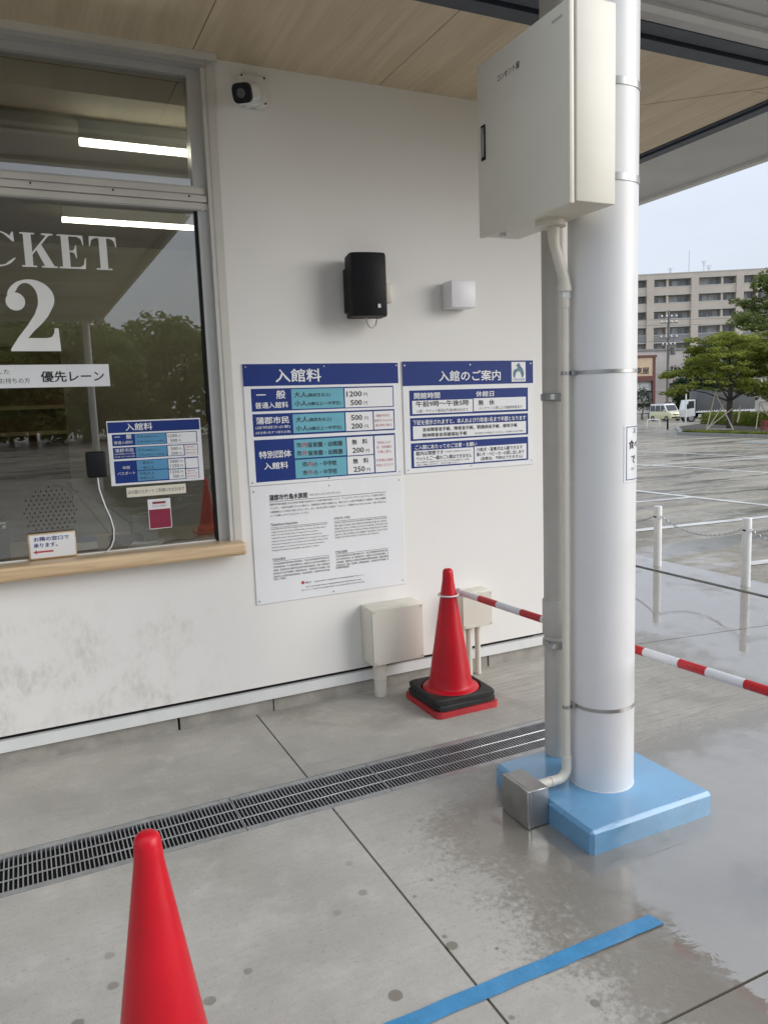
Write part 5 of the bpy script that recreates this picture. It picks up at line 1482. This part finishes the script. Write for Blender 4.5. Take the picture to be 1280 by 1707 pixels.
# ------------------------------------------------------------------ vehicles (x forward, y left)
def wheel(o, x, y, r_):
    s_ = 1 if y > 0 else -1
    w_ = thing_part = MB()
    for k in range(1): pass
    m_ = MB(); prof = [(r_ * 0.62, -0.09), (r_ * 0.95, -0.09), (r_, -0.06), (r_, 0.06), (r_ * 0.95, 0.09), (r_ * 0.62, 0.09)]
    for k in range(22):
        a = 2 * math.pi * k / 22
        for rr, yy_ in prof: m_.v.append((x + rr * math.cos(a), y + yy_, r_ + rr * math.sin(a)))
    n_ = len(prof)
    for k in range(22):
        k2 = (k + 1) % 22
        for i in range(n_ - 1): m_.f.append((k * n_ + i, k2 * n_ + i, k2 * n_ + i + 1, k * n_ + i + 1))
    t_ = m_.build('wheel', M['tyre'], o, local=True)
    m_ = MB(); m_.tube([(x, y + s_ * 0.075, r_), (x, y - s_ * 0.06, r_)], r_ * 0.62, 16); m_.build('rim', M['rim'], t_, local=True)

def body(o, prof, w_, mat_, name='body', r_=0.06, taper=0.0, tz=0.0):
    """side profile (x,z) extruded over the width, edges rounded; upper part leans in"""
    bm_ = bmesh.new()
    a = [bm_.verts.new((p[0], -w_ / 2, p[1])) for p in prof]; b = [bm_.verts.new((p[0], w_ / 2, p[1])) for p in prof]
    n_ = len(prof)
    bm_.faces.new(a); bm_.faces.new(b[::-1])
    for i in range(n_): bm_.faces.new((a[i], b[i], b[(i + 1) % n_], a[(i + 1) % n_]))
    bmesh.ops.recalc_face_normals(bm_, faces=bm_.faces)
    bmesh.ops.bevel(bm_, geom=list(bm_.edges), offset=r_, segments=2, profile=0.6, affect='EDGES')
    for v in bm_.verts:
        if v.co.z > tz: v.co.y *= 1 - taper * (v.co.z - tz)
    return MB().bm(bm_).build(name, mat_, o, local=True, smooth=45)

def panel(o, name, pts, mat_):
    MB().add(pts, [tuple(range(len(pts)))]).build(name, mat_, o, local=True, smooth=0)

van = thing('cream_van', 'boxy cream and white minivan parked beyond the lot', 'car', loc_at(61.0, 60.0), rz=RZ - R(72))
body(van, [(-1.68, 0.22), (1.62, 0.22), (1.70, 0.45), (1.66, 0.86), (1.15, 1.00), (-1.68, 1.00)], 1.46, M['van_cream'], 'body', 0.07)
body(van, [(-1.66, 1.002), (1.12, 1.002), (0.62, 1.70), (0.45, 1.79), (-1.58, 1.79)], 1.44, M['van_white'], 'cabin', 0.06, 0.10, 1.0)
for s_ in (1, -1):
    yb, yt = s_ * 0.726, s_ * 0.677
    for x0, x1 in ((-1.55, -0.80), (-0.74, 0.02), (0.08, 0.70)):
        k = 0.34 if x1 > 0.5 else 0
        panel(van, 'side_window', [(x0, yb, 1.05), (x1 + (0.18 if k else 0), yb, 1.05), (x1 - k * 0.45, yt, 1.62), (x0 + 0.03, yt, 1.62)], M['carglass'])
    MB().rbox(0.62, 0.80, s_ * 0.74 - 0.06, s_ * 0.74 + 0.06, 1.04, 1.18, 0.02, 2).build('mirror', M['van_white'], van, local=True)
    for x in (1.05, -1.15): wheel(van, x, s_ * 0.68, 0.28)
    MB().rbox(1.56, 1.695, s_ * 0.58 - 0.10, s_ * 0.58 + 0.10, 0.66, 0.84, 0.03, 2).build('headlight', M['paper'], van, local=True)
panel(van, 'windscreen', [(1.098, -0.62, 1.055), (1.098, 0.62, 1.055), (0.69, 0.57, 1.64), (0.69, -0.57, 1.64)], M['carglass'])
MB().rbox(1.66, 1.708, -0.40, 0.40, 0.64, 0.72, 0.01, 1).build('grille', M['black'], van, local=True)
MB().rbox(1.66, 1.722, -0.55, 0.55, 0.32, 0.44, 0.01, 1).build('air_intake', M['black'], van, local=True)
MB().box(1.70, 1.727, -0.17, 0.17, 0.46, 0.60).build('number_plate', M['lane'], van, local=True)
# overlay panels a little proud so nothing is coplanar
trk = thing('canvas_truck', 'white cab truck with grey canvas cover parked behind the hedge', 'truck', loc_at(58.75, 51.85), rz=RZ + R(176))
body(trk, [(2.0, 0.55), (2.85, 0.45), (2.90, 1.15), (2.74, 2.05), (2.0, 2.10)], 1.95, M['van_white'], 'cab', 0.07)
body(trk, [(-3.3, 0.98), (1.95, 0.98), (1.95, 2.95), (-3.3, 2.95)], 2.15, M['canvas'], 'canvas_cover', 0.10)
MB().box(-3.3, 1.95, -1.07, 1.07, 0.86, 0.975).build('load_bed', M['bollard'], trk, local=True)
MB().box(-3.1, 2.6, -0.45, 0.45, 0.45, 0.858).build('chassis', M['black'], trk, local=True)
for k in range(22):
    x = -3.15 + k * 0.232
    MB().box(x - 0.05, x + 0.05, 1.077, 1.085, 0.93, 1.04).build('cover_tie', M['bollard'], trk, local=True)
for s_ in (1, -1):
    for x in (2.35, -1.9): wheel(trk, x, s_ * 0.85, 0.36)
    panel(trk, 'side_window', [(2.12, s_ * 0.982, 1.30), (2.74, s_ * 0.982, 1.22), (2.64, s_ * 0.982, 1.92), (2.14, s_ * 0.982, 1.95)], M['carglass'])
    MB().rbox(2.70, 2.82, s_ * 1.08 - 0.05, s_ * 1.08 + 0.05, 1.25, 1.65, 0.02, 1).build('mirror', M['black'], trk, local=True)
MB().box(1.45, 1.75, 1.0, 1.03, 0.45, 0.70).build('plate', M['paper'], trk, local=True)
MB().box(-1.2, 1.6, 0.95, 1.0, 0.40, 0.80).build('side_guard', M['black'], trk, local=True)

car = thing('white_car', 'white car parked beyond the hedge at the right edge', 'car', loc_at(68.5, 50.2), rz=RZ + R(172))
body(car, [(-2.1, 0.25), (2.1, 0.25), (2.15, 0.60), (1.95, 0.88), (-2.1, 0.95)], 1.68, M['van_white'], 'body', 0.09)
body(car, [(-1.95, 0.95), (1.15, 0.92), (0.45, 1.46), (-1.3, 1.50), (-1.9, 1.2)], 1.55, M['van_white'], 'cabin', 0.07, 0.18, 0.95)
for s_ in (1, -1):
    panel(car, 'side_window', [(-1.55, s_ * 0.775, 1.0), (-0.30, s_ * 0.775, 1.0), (-0.30, s_ * 0.715, 1.40), (-1.2, s_ * 0.715, 1.40)], M['carglass'])
    panel(car, 'side_window', [(-0.22, s_ * 0.775, 1.0), (0.92, s_ * 0.775, 1.0), (0.42, s_ * 0.715, 1.40), (-0.22, s_ * 0.715, 1.40)], M['carglass'])
    for x in (1.3, -1.35): wheel(car, x, s_ * 0.76, 0.31)
    MB().rbox(1.85, 2.14, s_ * 0.62 - 0.13, s_ * 0.62 + 0.13, 0.62, 0.76, 0.03, 1).build('headlight', M['paper'], car, local=True)

# ------------------------------------------------------------------ buildings beyond (local x along the picture, local y away)
def far_loc(u_, depth, z):      # ground point: u metres to the right of the view axis at that depth
    a = math.radians(25.1736)
    return (u_ * math.cos(a) + depth * math.sin(a), -u_ * math.sin(a) + depth * math.cos(a), z)

apt = thing('apartment_block', 'long beige tiled apartment block with balconies behind the lot', 'building', far_loc(62.9, 144, -1.1), rz=RZ - R(5.5))
X0, NB, PITCH, OPEN = -21.0, 7, 7.95, 6.75
SH, N0 = 2.88, 8
ZT = 25.0
def apart(name, mat_, *boxes, parent=apt):
    m_ = MB()
    for b in boxes: m_.box(*b)
    return m_.build(name, mat_, parent, local=True, smooth=0)
apart('core', M['apt_back'], (X0, X0 + NB * PITCH + 1.3, 1.6, 12, 0, ZT - 0.3))
apart('parapet', M['apt'], (X0, X0 + NB * PITCH + 1.3, -0.05, 1.6, ZT - 0.80, ZT + 0.02))
apart('coping', M['apt_white'], (X0 - 0.1, X0 + NB * PITCH + 1.4, -0.12, 1.7, ZT + 0.021, ZT + 0.15))
for b in range(NB + 1):
    x = X0 + b * PITCH
    apart('pier', M['apt'], (x, x + 1.3, -0.25, 1.6, 0, ZT - 0.801))
rg = random.Random(5)
for b in range(NB):
    xa = X0 + b * PITCH + 1.3; xb = xa + OPEN
    for f_ in range(N0):
        zt = ZT - 0.80 - f_ * SH          # head of the opening
        zo = zt - 1.58                    # top of the balcony front
        if zo - 1.28 < 0: continue
        grey = f_ >= 3 and b in (1, 2, 3)
        apart('balcony_front', M['apt_dark'] if (f_ == 3) else M['apt'], (xa, xb, -0.02, 0.14, zo - 1.28, zo))
        apart('balcony_rail', M['apt_white'], (xa, xb, -0.06, 0.18, zo + 0.001, zo + 0.09))
        apart('head_strip', M['apt_white'], (xa, xb, -0.03, 0.3, zt - 0.13, zt - 0.001))
        apart('balcony_slab', M['apt'], (xa, xb, 0.141, 1.599, zo - 1.28, zo - 1.1))
        flip = b % 2
        for q, (wa, wb, z_lo) in enumerate(((0.25, 2.05, 0.0), (2.2, 3.95, 0.0), (4.6, 6.5, 0.0))):
            if flip: wa, wb = OPEN - wb, OPEN - wa
            w_ = apart('window', M['apt_white'], (xa + wa, xa + wb, 1.52, 1.599, zo - 1.09, zt - 0.25))
            mid = (wa + wb) / 2
            apart('pane', M[rg.choice(['win_dark', 'win_dark', 'win_pale'])], (xa + wa + 0.07, xa + mid - 0.04, 1.49, 1.519, zo - 1.04, zt - 0.32), parent=w_)
            apart('pane', M[rg.choice(['win_dark', 'win_pale'])], (xa + mid + 0.04, xa + wb - 0.07, 1.49, 1.519, zo - 1.04, zt - 0.32), parent=w_)
        pw = (4.08, 4.45) if not flip else (OPEN - 4.45, OPEN - 4.08)
        apart('partition', M['apt'], (xa + pw[0], xa + pw[1], 0.2, 1.59, zo - 1.09, zt - 0.14))
for u_, h_ in ((2.2, 1.6), (5.6, 4.6), (8.3, 2.6), (9.2, 1.7)):
    m = MB().rod((X0 + 11 + u_, 4, ZT), (X0 + 11 + u_, 4, ZT + h_), 0.035, 5)
    if h_ < 4:
        for k in range(4): m.rod((X0 + 11 + u_ - 0.5 + 0.08 * k, 4, ZT + h_ - 0.25 * k), (X0 + 11 + u_ + 0.5 - 0.08 * k, 4, ZT + h_ - 0.25 * k), 0.02, 4)
    m.build('aerial', M['pole'], apt, local=True)

# low shop with cream sign band at the far left
shop = thing('corner_shop', 'low cream and red trimmed shop beside the column edge', 'building', far_loc(35.5, 108, -1.1), rz=RZ + R(8))
apart('wall', M['shop_white'], (-8, 3.05, 0, 8, 0, 8.0), parent=shop)
sg = apart('sign_band', M['shop_cream'], (-8, 2.55, -0.35, -0.01, 5.6, 8.15), parent=shop)
m = MB(); put_text(m, '大東屋', -1.05, 2.0, 6.35, 0.9, lambda x, z, d: (x, -0.36 - d * 50, z), BOLD); m.build('lettering', M['p_black'], sg, local=True, smooth=0, kind='stuff')
apart('roof_edge', M['shop_red'], (-8.2, 3.1, -0.5, 8.2, 8.151, 8.45), parent=shop)
apart('corner_post', M['shop_red'], (2.56, 2.95, -0.4, -0.011, 0, 8.15), parent=shop)
apart('canopy_strip', M['shop_red'], (-8, 2.55, -0.6, -0.02, 4.9, 5.59), parent=shop)
for k in range(4):
    x = -4.6 + k * 1.8
    w_ = apart('window', M['shop_white'], (x, x + 1.7, -0.06, -0.005, 2.35, 4.6), parent=shop)
    for q in range(2):
        for z0, z1 in ((2.45, 3.6), (3.7, 4.5)):
            apart('pane', M['win_dark'] if z0 < 3 else M['win_pale'], (x + 0.08 + 0.82 * q, x + 0.08 + 0.82 * q + 0.72, -0.09, -0.061, z0, z1), parent=w_)
apart('shopfront_band', M['house_pink'], (-8, 2.55, -0.2, -0.004, 1.75, 2.25), parent=shop)
apart('red_band', M['shop_red'], (-8, 2.55, -0.22, -0.003, 1.45, 1.74), parent=shop)
hs = thing('plain_house', 'plain pale rendered building between the shop and the trees', 'building', far_loc(45.5, 118, -1.1), rz=RZ + R(6))
apart('wall', M['house_pink'], (-7, 3.5, 0, 9, 0, 9.6), parent=hs)
apart('roof', M['apt_dark'], (-7.2, 3.7, -0.2, 9.2, 9.601, 9.85), parent=hs)
for z in (6.3, 3.6): apart('belt_course', M['apt_white'], (-7, 3.5, -0.06, -0.002, z, z + 0.12), parent=hs)
ws = thing('white_awning_shed', 'low shed with a white awning showing between the leaves', 'shed', far_loc(50.5, 100, -1.1), rz=RZ)
apart('wall', M['apt_back'], (-6, 9, 0, 4, 0, 4.3), parent=ws)
apart('awning', M['bollard'], (-6.2, 9.2, -1.2, -0.01, 4.0, 4.45), parent=ws)
apart('shop_wall', M['house_pink'], (-5.9, 8.9, -0.05, -0.002, 1.2, 2.4), parent=ws)

# utility pole with crossarms
up_ = thing('utility_pole', 'tall grey utility pole with crossarms and white insulators', 'pole', far_loc(32.0, 86, -1.0), rz=RZ)
MB().lathe([(0.19, 0), (0.12, 11.9)], 0, 0, 14).build('pole', M['pole'], up_, local=True)
for z, hw in ((11.1, 0.95), (10.5, 0.95), (8.9, 1.0), (8.1, 0.8)):
    arm = MB().box(-hw, hw, -0.2, -0.121, z, z + 0.1).build('crossarm', M['pole'], up_, local=True)
    for k in range(4):
        x = -hw + 0.15 + k * (2 * hw - 0.3) / 3
        MB().lathe([(0.05, z + 0.101), (0.10, z + 0.16), (0.10, z + 0.26), (0.03, z + 0.32)], x, -0.16, 8).build('insulator', M['bollard'], arm, local=True)
MB().lathe([(0.28, 7.1), (0.28, 7.9)], 0.5, -0.1, 14).build('transformer', M['pole'], up_, local=True)
for i, (z, sag) in enumerate(((11.3, 0.5), (10.7, 0.5), (9.1, 0.7))):
    w_ = thing('overhead_wire', ('upper', 'middle', 'lower')[i] + ' of the thin dark wires hung from the utility pole', 'wire', far_loc(32.0, 86, -1.0 + z), rz=RZ, group='overhead wires')
    MB().tube([(x, 0.02 * x, -sag * (1 - ((x - 15) / 30) ** 2 * 1.0) * (1 if x > 0 else 1) + (0.0)) for x in np.linspace(-15, 45, 16)], 0.018, 4).build('strand', M['pole'], w_, local=True)

# street trees and planting behind the vehicles
tree('street_tree', 'dark green rounded tree behind the cream van', *far_loc(36.8, 90, 0)[:2], 5.0, 3.0, 1.6, 0.16, M['leaf_dark'], 9000, 0.13, 31, layers=False, group='trees behind the vehicles')
tree('street_tree', 'dark green tree behind the truck cab', *far_loc(41.5, 92, 0)[:2], 5.2, 3.0, 1.5, 0.16, M['leaf_dark'], 9000, 0.13, 32, layers=False, group='trees behind the vehicles')
tree('street_tree', 'mid green tree behind the truck canvas', *far_loc(47.0, 88, 0)[:2], 6.0, 3.4, 2.0, 0.18, M['leaf_mid'], 9000, 0.13, 33, layers=False, group='trees behind the vehicles')
tree('roof_edge_tree', 'flat topped green tree showing above the pale rendered building', *far_loc(47.5, 112, 0)[:2], 9.4, 3.6, 5.5, 0.2, M['leaf_dark'], 8000, 0.15, 34, layers=False)
tree('young_tree', 'thin young street tree standing before the shop', *far_loc(31.3, 92, 0)[:2], 3.7, 1.25, 1.3, 0.07, M['leaf_dark'], 1500, 0.09, 35, layers=False)
tree('young_tree', 'second thin young tree close to the column edge', *far_loc(29.9, 94, 0)[:2], 3.4, 1.0, 1.4, 0.06, M['leaf_dark'], 900, 0.09, 36, layers=False)
fn = thing('railing', 'low black railing in front of the shop', 'railing', far_loc(30.0, 90, -1.1), rz=RZ)
MB().box(-3, 3.2, -0.03, 0.03, 0.72, 0.80).build('top_rail', M['black'], fn, local=True)
for k in range(8): MB().box(-3 + 0.85 * k, -2.93 + 0.85 * k, -0.03, 0.03, 0.0, 0.72).build('baluster', M['black'], fn, local=True)

# trees behind the camera that only the window shows, reflected
rt = tree('reflected_tree', 'dark tree seen only as a reflection in the ticket window', 4, -46, 7.4, 4.6, 0.9, 0.25, M['leaf_mid'], 9000, 0.22, 41, layers=False, group='trees reflected in the window')
for i, (x, y, s_) in enumerate(((10, -50, 1.10), (-2, -52, 0.95), (16, -48, 0.9), (-8, -55, 1.15), (22, -52, 1.05), (-14, -50, 0.9), (28, -50, 1.0), (7, -58, 1.0), (1, -60, 1.1), (-5, -60, 1.0), (34, -54, 1.1), (-21, -54, 1.1))):
    c_ = copy_tree(rt); c_.location = (x, y, -0.1); c_.rotation_euler.z = 0.9 * i; c_.scale = (s_, s_, s_ * (1.0 + 0.08 * (i % 3)))
